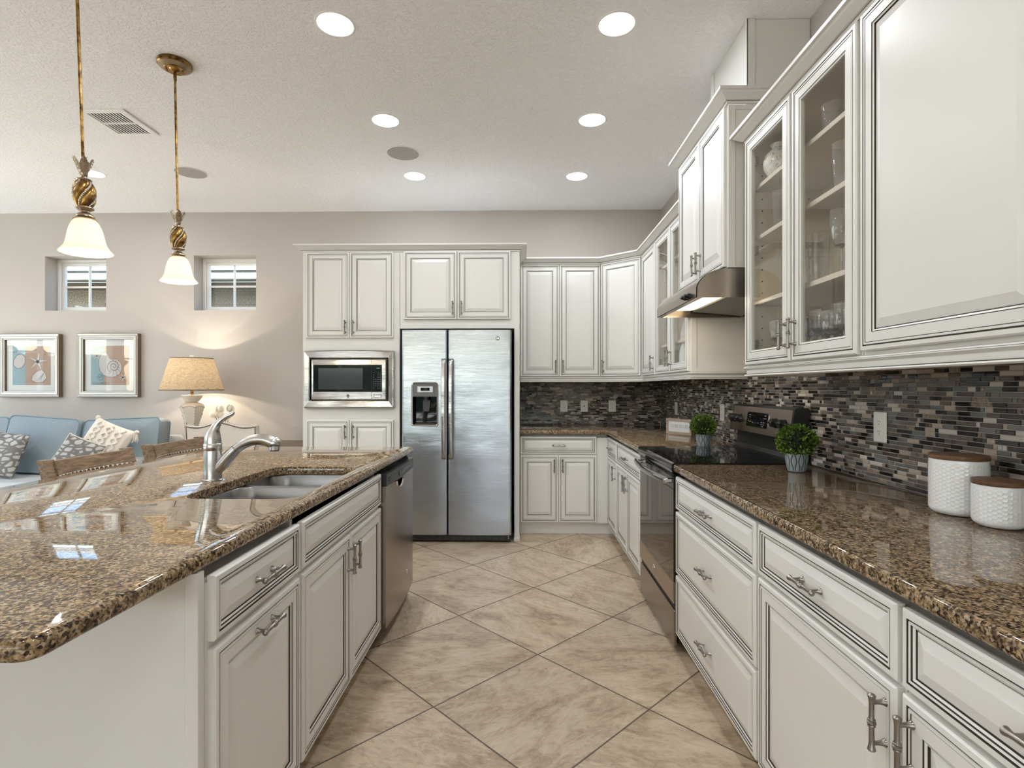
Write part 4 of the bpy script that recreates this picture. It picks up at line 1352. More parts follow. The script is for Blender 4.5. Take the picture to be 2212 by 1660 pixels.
for yy in (2.715, 2.805, 3.255, 3.340):
    KM = Matrix.Translation((bgx(1.115) - .001, yy, 1.115)) @ Matrix.Rotation(math.atan(sl), 4, 'Y') @ Matrix.Rotation(-PI / 2, 4, 'Y')
    mb = MB(); mb.lathe([(.026, 0), (.026, .006), (.023, .010), (.0215, .028), (.018, .032)], 22, KM)
    mb.merge(MB().box(-.0065, .0065, -.0235, .0235, .010, .040, 0, .004), KM)
    build('knob', mb, BLACK, t)

# ------------------------------------------------------------------ range hood
t = thing('range_hood', 'stainless under-cabinet range hood with its lamp switched on', 'range hood', (1.13, 3.0, 1.74))
HY0, HY1 = 2.626, 3.382
curve = [(.848, 1.740), (.848, 1.786)] + [(.848 + .150 * (1 - math.cos(PI / 2 * k / 10)) ** .9, 1.786 + .095 * math.sin(PI / 2 * k / 10)) for k in range(1, 11)] 
mb = MB()
th_ = .004
rings = [[Vector((x, HY0, z)), Vector((x, HY1, z)), Vector((x + th_, HY1, z - .0005)), Vector((x + th_, HY0, z - .0005))] for x, z in curve]
mb.loft(rings, 0, False, True, True)
side = curve + [(1.400, 1.881), (1.400, 1.760), (1.36, 1.740)]
mb.prism(side, 'y', HY0, HY0 + .004, 0); mb.prism(side, 'y', HY1 - .004, HY1, 0)
mb.box(.848, .880, HY0 + .004, HY1 - .004, 1.740, 1.743, 0)
mb.box(.876, .880, HY0 + .004, HY1 - .004, 1.743, 1.775, 0)
mb.box(1.370, 1.400, HY0 + .004, HY1 - .004, 1.742, 1.880, 0)
mb.box(.880, 1.370, HY0 + .004, HY1 - .004, 1.800, 1.803, 0)
build('shell', mb, steel('warm_brushed_steel', (.40, .345, .29), .25, (700, 8, 3)), t)
mb = MB(); mb.prism([(1.06, 1.770), (1.36, 1.745), (1.36, 1.757), (1.06, 1.782)], 'y', HY0 + .03, HY1 - .03, 0)
build('grease_filter', mb, FILTER, t)
mb = MB()
lo = [(.892, 2.78), (.892, 3.24), (.94, 3.30), (1.03, 3.30), (1.045, 3.25), (1.045, 2.77), (1.03, 2.72), (.94, 2.72)]
mb.loft([[Vector((x, y, 1.799)) for x, y in lo], [Vector((x, y, 1.786)) for x, y in lo], [Vector((.965 + (x - .965) * .88, 3.01 + (y - 3.01) * .94, 1.768)) for x, y in lo]], 0, False, True, True)
build('lamp_lens', mb, HOODLENS, t)
lamp('hood_lamp', 'AREA', (.97, 3.01, 1.760), 1.1, (1.0, .88, .72), (0, 0, 0), t, shape='RECTANGLE', size=.12, size_y=.45)
for yy in (2.735, 2.785):
    mb = MB(); mb.lathe([(.015, 0), (.015, .012), (.011, .016), (.010, .028)], 16, Matrix.Translation((.8478, yy, 1.765)) @ Matrix.Rotation(-PI / 2, 4, 'Y'))
    mb.merge(MB().box(-.004, .004, -.016, .016, .010, .030, 0, .002), Matrix.Translation((.8478, yy, 1.765)) @ Matrix.Rotation(-PI / 2, 4, 'Y'))
    build('knob', mb, BLACK, t)

# ------------------------------------------------------------------ wall plates
def outlet(M, label, blank=False, seg=16, name='wall_outlet'):
    """plate lies in local xy, facing +z, centred"""
    t = tag(build(name, MB().merge(MB().box(-.0375, .0375, -.0595, .0595, 0, .0065, 0, .003), M), PLASTIC, loc=M.translation), label, 'outlet', 'wall plates')
    if blank:
        m = MB(); m.lathe([(.006, .0064), (.006, .010), (.004, .010), (.004, .0085)], 14, M, 0); build('cable_jack', m, SLOT, t)
    else:
        for s in (-.0195, .0195):
            pts = [(.0165 * math.cos(a), max(-.0125, min(.0125, .0165 * math.sin(a)))) for a in [2 * PI * k / 24 for k in range(24)]]
            m = MB(); m.loft([[M @ Vector((x, y + s, z)) for x, y in pts] for z in (.0063, .0082)], 0, False, True, True)
            for x, h in ((-.006, .008), (.006, .0065)):
                m.merge(MB().box(x - .0011, x + .0011, s - .001, s - .001 + h, .0080, .0085, 1), M)
            m.merge(MB().lathe([(.0022, .0080), (.0022, .0085)], 10, Matrix.Translation((0, s - .008, 0)), 1), M)
            build('socket', m, [PLASTIC, SLOT], t)
    return t
MBK = lambda x, z: Matrix.Translation((x, WY - .0091, z)) @ Matrix(((1, 0, 0, 0), (0, 0, -1, 0), (0, 1, 0, 0), (0, 0, 0, 1)))
MRT = lambda y, z: Matrix.Translation((WX - .0091, y, z)) @ Matrix(((0, 0, -1, 0), (-1, 0, 0, 0), (0, 1, 0, 0), (0, 0, 0, 1)))
outlet(MBK(.426, 1.112), 'white duplex outlet on the short mosaic wall, nearest the refrigerator')
outlet(MBK(.634, 1.112), 'white cable plate between two outlets on the short mosaic wall', True, name='cable_plate')
outlet(MBK(.918, 1.112), 'white duplex outlet on the short mosaic wall, nearest the corner')
outlet(MRT(4.93, 1.110), 'white wall plate on the range wall, closest to the corner', False)
outlet(MRT(3.80, 1.125), 'white wall plate partly hidden behind the range control panel', False)
outlet(MRT(2.135, 1.145), 'white duplex outlet on the mosaic wall, between the round plant and the canisters', False)

# ------------------------------------------------------------------ things on the counters
def pot_surface(t, R0, R1, H, zb):
    """tapered pot with leaf-shaped grooves"""
    n, m, K = 216, 40, 18
    v, f, ms = [], [], []
    def prof(s):
        return R0 + (R1 - R0) * (math.sin(s * PI / 2) ** .8)
    def groove(a, s):
        x = a / (2 * PI) * K
        i = math.floor(x + .5)
        best = 9
        for j in (i - 1, i, i + 1):
            line = j + (.22 if j % 2 else -.22) * math.sin(s * 2 * PI * 1.15 + .5)
            best = min(best, abs(x - line))
        return best
    for r in range(m + 1):
        s = r / m
        for k in range(n):
            a = 2 * PI * k / n
            g = groove(a, s)
            w = 1.0 if .06 < s < .95 else 0
            d = -.0022 * max(0, 1 - g / .17) * w
            R = prof(s) + d
            v.append(Vector((R * math.cos(a), R * math.sin(a), s * H)) + zb)
    for r in range(m):
        for k in range(n):
            a = 2 * PI * (k + .5) / n; s = (r + .5) / m
            f.append((r * n + k, r * n + (k + 1) % n, (r + 1) * n + (k + 1) % n, (r + 1) * n + k))
            ms.append(1 if groove(a, s) < .13 and .06 < s < .95 else 0)
    mb = MB(); mb.add(v, f, ms, True)
    mb.lathe([(R0, 0), (R0 - .004, 0)], n, Matrix.Translation(zb), 0, False, True, True)
    mb.lathe([(R1, H), (R1 - .005, H + .001), (R1 - .007, H - .004), (R1 - .010, H - .02)], 48, Matrix.Translation(zb), 0, True, False, True)
    return build('pot', mb, [POT, POTLINE], t)

def topiary(label, loc, sc, seed):
    t = thing('topiary_plant', label, 'potted plant', loc)
    rr = random.Random(seed)
    L = Vector(loc)
    H = .078 * sc
    pot_surface(t, .034 * sc, .047 * sc, H, L)
    R = .078 * sc
    C = L + Vector((0, 0, H + R * .70))
    mb = MB()
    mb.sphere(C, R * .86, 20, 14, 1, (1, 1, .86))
    for k in range(760):
        z = rr.uniform(-.80, 1); a = rr.uniform(0, 2 * PI)
        q = math.sqrt(max(0, 1 - z * z))
        nrm = Vector((q * math.cos(a), q * math.sin(a), z))
        rad = R * rr.uniform(.86, 1.0)
        p = C + Vector((nrm.x * rad, nrm.y * rad, nrm.z * rad * .86))
        d = (nrm + Vector((rr.uniform(-1, 1), rr.uniform(-1, 1), rr.uniform(-.5, 1.0))) * .75).normalized()
        s = d.cross(Vector((rr.uniform(-1, 1), rr.uniform(-1, 1), rr.uniform(-1, 1)))).normalized()
        up = s.cross(d)
        l, w = .0185 * sc * rr.uniform(.7, 1.15), .0074 * sc * rr.uniform(.8, 1.2)
        mb.add([p, p + d * l * .45 + s * w - up * w * .3, p + d * l, p + d * l * .45 - s * w - up * w * .3, p + d * l * .5 + up * w * .15], [(0, 1, 4), (1, 2, 4), (2, 3, 4), (3, 0, 4)], 0, True)
    build('foliage', mb, [LEAF, CORE], t)
topiary('round boxwood topiary in a grooved pot on the near counter, beside the control panel', (1.236, 2.440, CT + .0005), 1.01, 11)
topiary('round boxwood topiary in a grooved pot beyond the range, by the framed sign', (1.166, 3.475, CT + .0005), .97, 12)

def canister(label, loc, R, H):
    t = thing('canister', label, 'canister', loc)
    L = Vector(loc)
    n = 288
    hexw = .0116
    K = round(2 * PI * R / hexw / math.sqrt(3)) * math.sqrt(3)
    def hexd(x, y):
        """distance to the edge of a hexagon cell of width 1"""
        best = 0
        r3 = math.sqrt(3)
        ax, ay = (x % 1.0) - .5, (y % r3) - r3 / 2
        bx, by = ((x - .5) % 1.0) - .5, ((y - r3 / 2) % r3) - r3 / 2
        p = (ax, ay) if ax * ax + ay * ay < bx * bx + by * by else (bx, by)
        px, py = abs(p[0]), abs(p[1])
        return .5 - max(px * .5 + py * r3 / 2, px)
    prof = []
    rb = .020
    for k in range(9):
        a = PI / 2 * k / 8
        prof.append((R - rb + rb * math.sin(a), rb - rb * math.cos(a)))
    m = int((H - rb) / .0019)
    for k in range(1, m + 1):
        prof.append((R, rb + (H - rb) * k / m))
    rings = []
    for r, z in prof:
        ring = []
        for i in range(n):
            a = 2 * PI * i / n
            d = 0
            if z > .006 and z < H - .008:
                e = hexd(z / hexw, i / n * K)
                d = .0011 * max(0.0, 1 - e / .16) - .0002
            ring.append(L + Vector(((r + d) * math.cos(a), (r + d) * math.sin(a), z)))
        rings.append(ring)
    mb = MB(); mb.loft(rings, 0, True, True, False)
    mb.lathe([(R, H), (R - .001, H + .0015), (R - .004, H + .0015), (R - .005, H - .01)], 64, Matrix.Translation(L), 0, True, False, True)
    build('jar', mb, CERAMIC, t, smooth_angle=60)
    mb = MB(); mb.lathe([(R - .006, H - .006), (R - .006, H + .002), (R + .0005, H + .002), (R + .0015, H + .004), (R + .0015, H + .013), (R, H + .0145)], 64, Matrix.Translation(L), 0)
    build('lid', mb, LIDWOOD, t)
canister('taller white honeycomb canister with wooden lid, against the mosaic wall', (1.301, 1.624, CT + .0005), .0714, .161)
canister('shorter white honeycomb canister with wooden lid, standing in front of the taller one', (1.290, 1.4750, CT + .0005), .0583, .111)

# small framed sign in the corner
t = thing('sign_block', 'small wood-framed white sign with faint grey lettering, standing in the counter corner', 'sign', (1.240, 4.284, CT + .0005))
SM = Matrix.Translation((1.240, 4.284, CT + .0005)) @ Matrix.Rotation(math.radians(-58), 4, 'Z')
mb = MB()
W_, H_, D_ = .256, .127, .045
mb.merge(MB().box(-W_ / 2, W_ / 2, 0, D_, 0, .022, 0, .001), SM); mb.merge(MB().box(-W_ / 2, W_ / 2, 0, D_, H_ - .020, H_, 0, .001), SM)
mb.merge(MB().box(-W_ / 2, -W_ / 2 + .018, 0, D_, .022, H_ - .020, 0, .001), SM); mb.merge(MB().box(W_ / 2 - .018, W_ / 2, 0, D_, .022, H_ - .020, 0, .001), SM)
build('frame', mb, SIGNWOOD, t)
mb = MB(); mb.merge(MB().box(-W_ / 2 + .016, W_ / 2 - .016, .008, D_ - .004, .020, H_ - .018, 0), SM)
TM = SM @ Matrix.Translation((0, .0076, .066)) @ Matrix.Rotation(PI / 2, 4, 'X')
mb.merge(text_mb('THIS IS US', .040), TM, 1)
build('sign_face', mb, [MATBOARD, mat('pale_grey_lettering', (.42, .42, .43), .7)], t)

# ------------------------------------------------------------------ ceiling fittings
DL = 'recessed downlights in the ceiling'
def downlight(x, y, label, watts=CAN_W):
    t = thing('recessed_downlight', label, 'downlight', (x, y, CZ), DL)
    T = Matrix.Translation((x, y, CZ))
    mb = MB(); mb.lathe([(.100, -.0005), (.100, -.002), (.096, -.0045), (.089, -.0045), (.087, -.002), (.086, -.0008)], 40, T, 0, True, False, False); build('trim_ring', mb, WHITE, t)
    mb = MB(); mb.lathe([(.0875, -.0025), (.05, -.0030), (.02, -.0034)], 40, T, 0, True, False, True); build('lens', mb, LENS, t)
    lamp('downlight_lamp', 'AREA', (x, y, CZ - .012), watts, WARM, (0, 0, 0), t, shape='DISK', size=.14)
    return t
for x, y, lab in ((-.935, 2.665, 'round lit downlight, the large one over the island side in the nearest row'), (.473, 2.69, 'round lit downlight, the large one over the range side in the nearest row'),
                  (-.930, 3.632, 'round lit downlight over the island side in the middle row'), (.475, 3.650, 'round lit downlight over the range side in the middle row'),
                  (-.922, 4.590, 'round lit downlight over the refrigerator side in the farthest row'), (.470, 4.620, 'round lit downlight over the corner cabinets in the farthest row'),
                  (-3.648, 4.480, 'round lit downlight over the sofa, half behind the nearer pendant'),
                  (-.935, 1.60, 'round lit downlight added above the near end of the island, out of the picture'),  # unseen fittings from here on, added to light the room
                  (-.935, .2, 'round lit downlight added unseen behind the viewer, island side'), (.473, .2, 'round lit downlight added unseen behind the viewer, range side'),
                  (-3.65, 1.9, 'round lit downlight added in the living room, out of the picture'), (-5.6, 3.4, 'round lit downlight added far inside the living room, out of the picture')):
    downlight(x, y, lab)

for x, y, lab in ((-.923, 4.14, 'round grey in-ceiling speaker between the downlight rows'), (-2.80, 4.48, 'round grey in-ceiling speaker behind the far pendant rod')):
    t = thing('recessed_speaker', lab, 'speaker', (x, y, CZ), 'in-ceiling speakers')
    T = Matrix.Translation((x, y, CZ))
    mb = MB(); mb.lathe([(.128, -.0005), (.128, -.004), (.123, -.005), (.121, -.004)], 48, T, 0, True, False, False); build('rim', mb, WHITE, t)
    mb = MB(); mb.lathe([(.122, -.004), (.06, -.0050), (.02, -.0052)], 48, T, 0, True, False, True); build('grille', mb, SPEAKERG, t)

t = thing('air_vent', 'white slatted air vent in the ceiling between the two pendants', 'air vent', (-2.75, 3.62, CZ))
vx0, vx1, vy0, vy1 = -2.905, -2.600, 3.445, 3.800
mb = MB()
zt = CZ - .012
for (a, b, c, d) in ((vx0, vx1, vy0, vy0 + .036), (vx0, vx1, vy1 - .030, vy1), (vx0, vx0 + .034, vy0 + .036, vy1 - .030), (vx1 - .040, vx1, vy0 + .036, vy1 - .030)):
    mb.box(a, b, c, d, zt, CZ - .0005, 0, .003)
ym = (vy0 + vy1) / 2
mb.box(vx0 + .034, vx1 - .040, ym - .006, ym + .006, zt + .001, CZ - .001, 0)
build('frame', mb, WHITE, t)
mb = MB(); mb.box(vx0 + .03, vx1 - .03, vy0 + .03, vy1 - .03, CZ - .0012, CZ - .0004); build('duct_opening', mb, mat('grey_duct', (.10, .10, .10), .8), t)
for k in range(11):
    x = vx0 + .038 + k * .0212
    sl_ = [(x + .0135, CZ - .0085), (x + .0135, CZ - .0070), (x + .0008, CZ - .0042), (x + .0008, CZ - .0057)]
    mb = MB(); mb.prism(sl_, 'y', vy0 + .036, ym - .006); mb.prism(sl_, 'y', ym + .006, vy1 - .030)
    build('slat', mb, WHITE, t)

# ------------------------------------------------------------------ pendants
def pendant(label, top, low, watts):
    """low = centre of the shade rim; the rod hangs from top"""
    top, low = Vector(top), Vector(low)
    t = thing('pendant_lamp', label, 'pendant lamp', tuple(top), 'pendants over the island')
    up = (top - low).normalized()
    L = (top - low).length
    q = Vector((0, 0, 1)).rotation_difference(up).to_matrix().to_4x4()
    T = Matrix.Translation(low) @ q
    TC = Matrix.Translation(top)
    mb = MB()
    mb.lathe([(.085, -.0005), (.088, -.010), (.086, -.020), (.080, -.024)], 48, TC, 0, True, False, False)
    mb.lathe([(.080, -.024), (.054, -.037)], 96, TC, 1, True, False, False)
    for k in range(48):
        a = 2 * PI * k / 48
        mb.tube([TC @ Vector((r * math.cos(a), r * math.sin(a), z)) for r, z in ((.080, -.0240), (.067, -.0310), (.054, -.0370))], .0021, 5, 1)
    mb.lathe([(.054, -.037), (.055, -.040), (.052, -.0425), (.046, -.041), (.030, -.039), (.024, -.046), (.012, -.050)], 32, TC, 0, True, False, True)
    for a in (.4, .4 + PI):
        mb.sphere(TC @ Vector((.039 * math.cos(a), .039 * math.sin(a), -.044)), .006, 10, 6, 0)
    build('canopy', mb, [BRASS, SILVERLEAF], t)
    mb = MB(); mb.lathe([(.0062, .40), (.0062, L - .04)], 12, T, 0); mb.lathe([(.0085, L - .10), (.0085, L - .046)], 12, T, 0)
    build('rod', mb, BRASS, t)
    mb = MB()
    for k in range(5):                                         # crown of leaves
        a = 2 * PI * k / 5 + .5
        ca_, sa_ = math.cos(a), math.sin(a)
        rows = []
        for s, r, w in ((0, .012, .009), (.25, .016, .013), (.55, .021, .015), (.8, .027, .011), (1.0, .035, .002)):
            z = .332 + .062 * s
            cx, cy = r * ca_, r * sa_
            rows.append([T @ Vector((cx - sa_ * w, cy + ca_ * w, z)), T @ Vector((cx * .84, cy * .84, z + .001)), T @ Vector((cx + sa_ * w, cy - ca_ * w, z)), T @ Vector((cx * 1.08, cy * 1.08, z))])
        mb.loft(rows, 0, True, True, True)
        for s in (.2, .4, .6, .78):
            z = .332 + .062 * s; r = .014 + .022 * s
            c = Vector((r * 1.12 * ca_, r * 1.12 * sa_, z))
            for sg in (-1, 1):
                mb.tube([T @ c, T @ (c + Vector((-sa_ * .010 * sg, ca_ * .010 * sg, .010)))], .0013, 5, 0)
    build('leaf_crown', mb, SILVERLEAF, t)
    mb = MB()
    mb.lathe([(.012, .336), (.016, .330), (.014, .322), (.010, .316), (.012, .310), (.026, .306), (.029, .303), (.026, .298)], 28, T, 0, True)
    build('collar', mb, SILVERLEAF, t)
    mb = MB()
    mb.lathe([(.024, .192), (.031, .188), (.033, .183), (.026, .178), (.015, .174), (.016, .168), (.028, .160), (.033, .152), (.034, .148), (.030, .146), (.036, .142), (.042, .138)], 28, T, 0, True)
    build('shade_holder', mb, SILVERLEAF, t)
    mb = MB()                                                  # twisted egg
    n, m = 96, 28
    rings = []
    for r in range(m + 1):
        s = r / m
        z = .190 + .110 * s
        R = .020 + .0190 * math.sin(PI * s) ** .75
        ring = []
        for k in range(n):
            a = 2 * PI * k / n
            ph = (a * 4 - s * 8.0) / (2 * PI) % 1.0
            d = .0042 * math.sin(PI * min(1, ph / .72)) ** .6 if ph < .72 else -.0030
            ring.append(T @ Vector(((R + d) * math.cos(a), (R + d) * math.sin(a), z)))
        rings.append(ring)
    mb.loft(rings, 0, True, True, True)
    build('twisted_body', mb, BRASS, t)
    for j in range(4):
        mb = MB()
        for r in range(17):
            s = .05 + .9 * r / 16
            a = (2 * PI * (.86 + j) + s * 8.0) / 4
            R = .020 + .0190 * math.sin(PI * s) ** .75 + .0005
            mb.sphere(T @ Vector((R * math.cos(a), R * math.sin(a), .190 + .110 * s)), .0036, 7, 5, 0)
        build('bead_string', mb, GEM, t)
    prof = [(.094, 0), (.090, .005), (.079, .018), (.0705, .034), (.0655, .055), (.061, .080), (.0555, .102), (.047, .122), (.038, .135), (.028, .139)]
    inner = [(r - .004, z + .0005) for r, z in prof[::-1]]
    mb = MB(); mb.lathe(prof + inner, 48, T, 0, True, False, False)
    mb.loft([[T @ Vector((r * math.cos(2 * PI * k / 48), r * math.sin(2 * PI * k / 48), z)) for k in range(48)] for r, z in ((.090, .0005), (.094, 0))], 0, True)
    build('shade', mb, SHADEG, t)
    mb = MB(); mb.sphere(T @ Vector((0, 0, .075)), .026, 16, 10, 0, (1, 1, 1.2)); build('bulb', mb, LENS, t)
    lamp('pendant_bulb', 'POINT', tuple(T @ Vector((0, 0, .022))), watts, (1.0, .84, .62), (0, 0, 0), t, shadow_soft_size=.02)
pendant('pendant lamp with twisted pineapple body and bell shade, hanging nearest the viewer', (-1.862, 2.200, CZ), (-1.816, 2.200, 1.862), 8.0)
pendant('pendant lamp with twisted pineapple body and bell shade, its round canopy in view', (-1.945, 2.965, CZ), (-1.921, 2.965, 1.893), 8.0)

# ------------------------------------------------------------------ living area
def pillow_mb(w, h, d, M, pinch=.16, n=18, mi=0, sag=0.0, seed=0):
    """soft cushion lying in local xz, thickness along y"""
    rr = random.Random(seed)
    ph = [rr.uniform(0, 6) for _ in range(6)]
    mb = MB()
    def P(i, j, s):
        u, v = 2 * i / n - 1, 2 * j / n - 1
        k = (1 - abs(u) ** 2.6) * (1 - abs(v) ** 2.6)
        e = max(abs(u), abs(v))
        x = u * w / 2 * (1 - pinch * (1 - abs(u) ** 1.5) * 0 - pinch * .5 * (abs(u) ** 3) * (1 - v * v))
        z = v * h / 2 * (1 - pinch * .5 * (abs(v) ** 3) * (1 - u * u)) + sag * (1 - u * u) * (v > 0) * -1
        th = d / 2 * (max(0, k) ** .42) * (1 + .06 * math.sin(3 * u + ph[0]) * math.cos(2.5 * v + ph[1]))
        return M @ Vector((x, s * th, z))
    v, f = [], []
    for s in (-1, 1):
        for j in range(n + 1):
            for i in range(n + 1):
                v.append(P(i, j, s))
    N = (n + 1) ** 2
    for b, fl in ((0, False), (N, True)):
        for j in range(n):
            for i in range(n):
                q = [b + j * (n + 1) + i, b + j * (n + 1) + i + 1, b + (j + 1) * (n + 1) + i + 1, b + (j + 1) * (n + 1) + i]
                f.append(q[::-1] if fl else q)
    mb.add(v, f, mi, True)
    return mb

def box_cushion(w, h, d, M, seed=0, puff=.02):
    """boxed back cushion with welted edges: x width, z height, y depth"""
    rr = random.Random(seed)
    ph = [rr.uniform(0, 6) for _ in range(4)]
    mb = MB()
    n = 14
    def edge(t_):
        return rrect(-w / 2, w / 2, -h / 2, h / 2, .045, 5)
    ol = edge(0)
    rings = []
    for y, s in ((-d / 2 - puff, .0), (-d / 2 - puff * .95, .35), (-d / 2 - puff * .7, .65), (-d / 2 - puff * .3, .87), (-d / 2, .985), (-d / 2 + .012, 1.0), (0, 1.012), (d / 2 - .012, 1.0), (d / 2, .985), (d / 2 + puff * .3, .87), (d / 2 + puff * .8, .5), (d / 2 + puff, 0)):
        rings.append([M @ Vector((x * max(s, .01), y + .006 * math.sin(9 * x + ph[0]) * math.cos(8 * z + ph[1]) * (s < .95), z * max(s, .01))) for x, z in ol])
    mb.loft(rings, 0, True, True, True)
    pm = MB()
    for y in (-d / 2, d / 2):
        pts = [M @ Vector((x * .995, y, z * .995)) for x, z in ol]
        pm.tube(pts + [pts[0]], .0055, 6, 0, True, False)
    return mb, pm

t = thing('sofa', 'long blue-grey linen sofa with welted back cushions along the back wall', 'sofa', (-4.9, 5.0, 0))
mb = MB(); mb.box(-6.6, -3.44, 5.22, 5.47, .10, .82, 0, .05); mb.box(-6.6, -3.44, 4.46, 5.22, .10, .30, 0, .02); build('frame', mb, SEATF, t)
mb = MB(); mb.box(-3.64, -3.44, 4.44, 5.22, .10, .655, 0, .05); build('arm', mb, SEATF, t)
for k, (a, b) in enumerate(((-6.55, -5.16), (-5.15, -3.645))):
    mb = MB(); mb.box(a, b, 4.42, 5.21, .305, .495, 0, .045); build('seat_cushion', mb, SEATF, t)
for (xc, w, yc, tz, h, sd) in ((-5.34, .88, 5.06, -2, .50, 1), (-4.525, .67, 5.00, 4, .52, 2), (-3.785, .735, 5.04, -3, .50, 3)):
    M = Matrix.Translation((xc, yc, .745 if h < .51 else .75)) @ Matrix.Rotation(math.radians(tz), 4, 'Y') @ Matrix.Rotation(math.radians(-13), 4, 'X')
    cb, pm = box_cushion(w, h, .15, M, sd)
    c_ = build('back_cushion', cb, BLUE, t)
    build('piping', pm, PIPING, c_)
for xx in (-6.5, -3.55):
    for yy in (4.55, 5.38):
        mb = MB(); mb.box(xx - .03, xx + .03, yy - .03, yy + .03, 0, .105, 0, .004); build('leg', mb, WOOD, t)

def throw(name, label, loc, w, h, d, rx, ry, rz, mats, tassels=False, piping=None, seed=1, cable=False):
    M = Matrix.Translation(loc) @ Matrix.Rotation(math.radians(rz), 4, 'Z') @ Matrix.Rotation(math.radians(rx), 4, 'X') @ Matrix.Rotation(math.radians(ry), 4, 'Y')
    t = thing(name, label, 'cushion', loc)
    build('cover', pillow_mb(w, h, d, M, .12, 20, 0, 0, seed), mats[0], t)
    if piping:
        pts = []
        for k in range(4):
            a, b = [(-1, -1), (1, -1), (1, 1), (-1, 1)][k], [(1, -1), (1, 1), (-1, 1), (-1, -1)][k]
            for s in range(8):
                q = s / 8
                u, v = a[0] + (b[0] - a[0]) * q, a[1] + (b[1] - a[1]) * q
                pts.append(M @ Vector((u * w / 2 * (1 - .06 * (abs(u) ** 3) * (1 - v * v)), 0, v * h / 2 * (1 - .06 * (abs(v) ** 3) * (1 - u * u)))))
        mb = MB(); mb.tube(pts + [pts[0]], .006, 6, 0, True, False); build('piping', mb, piping, t)
    if tassels:
        rr = random.Random(seed)
        for (u, v) in ((-1, -1), (1, -1), (1, 1), (-1, 1)):
            mb = MB()
            c = M @ Vector((u * w / 2 * .98, 0, v * h / 2 * .98))
            mb.sphere(c, .020, 10, 8, 0)
            for k in range(16):
                a = rr.uniform(0, 2 * PI); r = rr.uniform(.004, .022)
                e = c + Vector((r * 1.4 * math.cos(a), r * 1.4 * math.sin(a) - .012, -.085 * rr.uniform(.8, 1.1)))
                mb.tube([c + Vector((r * .5 * math.cos(a), r * .5 * math.sin(a), -.008)), (c + e) / 2 + Vector((0, -.004, 0)), e], [.0035, .0045, .003], 5, 0)
            build('tassel', mb, mats[0], t)
        for k in range(3):
            mb = MB()
            for s in (-1, 1):
                pts = []
                for q in range(26):
                    z = -h / 2 * .86 + h * .86 * q / 25
                    u = (-.25 + .25 * k) * w + s * .030 * math.sin(q * .75 + k)
                    uu, vv = 2 * u / w, 2 * z / h
                    kk = max(0, (1 - abs(uu) ** 2.6) * (1 - abs(vv) ** 2.6))
                    pts.append(M @ Vector((u, -(d / 2 * kk ** .42 + .004), z)))
                mb.tube(pts, .010, 6, 0, True)
            build('cable_stitch', mb, mats[0], t)
    return t
throw('throw_cushion', 'grey leaf-print cushion leaning between the two big blue back cushions, cream on its reverse', (-3.88, 4.60, .700), .34, .32, .11, -22, 22, 12, [LEAFF], False, CREAMF, 4)
throw('throw_cushion', 'grey leaf-print cushion at the picture edge, partly cut off by it', (-4.66, 4.72, .705), .41, .40, .12, -18, 6, -8, [LEAFF], False, None, 5)
throw('knit_cushion', 'cream cable-knit cushion with tassels at its corners', (-3.765, 4.76, .790), .40, .40, .13, -20, 22, 6, [KNIT], True, None, 6)

# desk, chair, lamp, tulips
t = thing('desk', 'grey-brown wooden table against the back wall, mostly hidden by the island', 'table', (-2.75, 5.2, 0))
mb = MB(); mb.box(-3.40, -1.93, 4.86, 5.475, .725, .760, 0, .004); build('table_top', mb, DESKWOOD, t)
mb = MB(); mb.box(-3.33, -2.00, 4.92, 5.44, .645, .725); build('apron', mb, DESKWOOD, t)
for xx in (-3.33, -2.05):
    for yy in (4.92, 5.39):
        mb = MB(); mb.box(xx, xx + .05, yy, yy + .05, 0, .645, 0, .003); build('leg', mb, DESKWOOD, t)

t = thing('dining_chair', 'cream upholstered chair with a camelback top and dark nailhead trim', 'chair', (-2.46, 4.62, 0))
cx, cy = -2.462, 4.38
tw = .290
def camel(u):
    return .985 + .034 * math.exp(-(u / .38) ** 2) - .006 * math.exp(-((abs(u) - .62) / .22) ** 2) + .004 * (abs(u) > .9)
ol = [(-tw, .46), (tw, .46)] + [(tw * (1 - 2 * k / 24), camel(1 - 2 * k / 24)) for k in range(25)]
mb = MB()
def bk(y, s=1.0, e=0.0):
    return [Vector((cx + x * s, cy + y - .10 * (z - .46), .46 + (z - .46) * (1 - e))) for x, z in ol]
mb.loft([bk(0, .985, .008), bk(.010, 1.0), bk(.060, 1.0), bk(.075, .97, .01)], 0, True, True, True)
build('backrest', mb, CREAMF, t)
mb = MB()
pts = [Vector((cx + tw * (1 - 2 * k / 48), cy - .10 * (camel(1 - 2 * k / 48) - .46) - .001, camel(1 - 2 * k / 48) - .010)) for k in range(49)]
pts += [Vector((cx + s * (tw - .006), cy - .10 * (z - .46) - .001, z)) for s in (-1, 1) for z in [.50 + .0122 * k for k in range(39)]]
for p in pts: mb.sphere(p, .0055, 7, 5, 0, (1, .6, 1))
build('nailhead_trim', mb, NAIL, t)
mb = MB(); mb.box(cx - .27, cx + .27, cy + .03, cy + .52, .36, .49, 0, .03); build('seat', mb, CREAMF, t)
for xx in (-.24, .20):
    for yy in (.05, .45):
        mb = MB(); mb.box(cx + xx, cx + xx + .045, cy + yy, cy + yy + .045, 0, .362, 0, .004); build('leg', mb, WOOD, t)

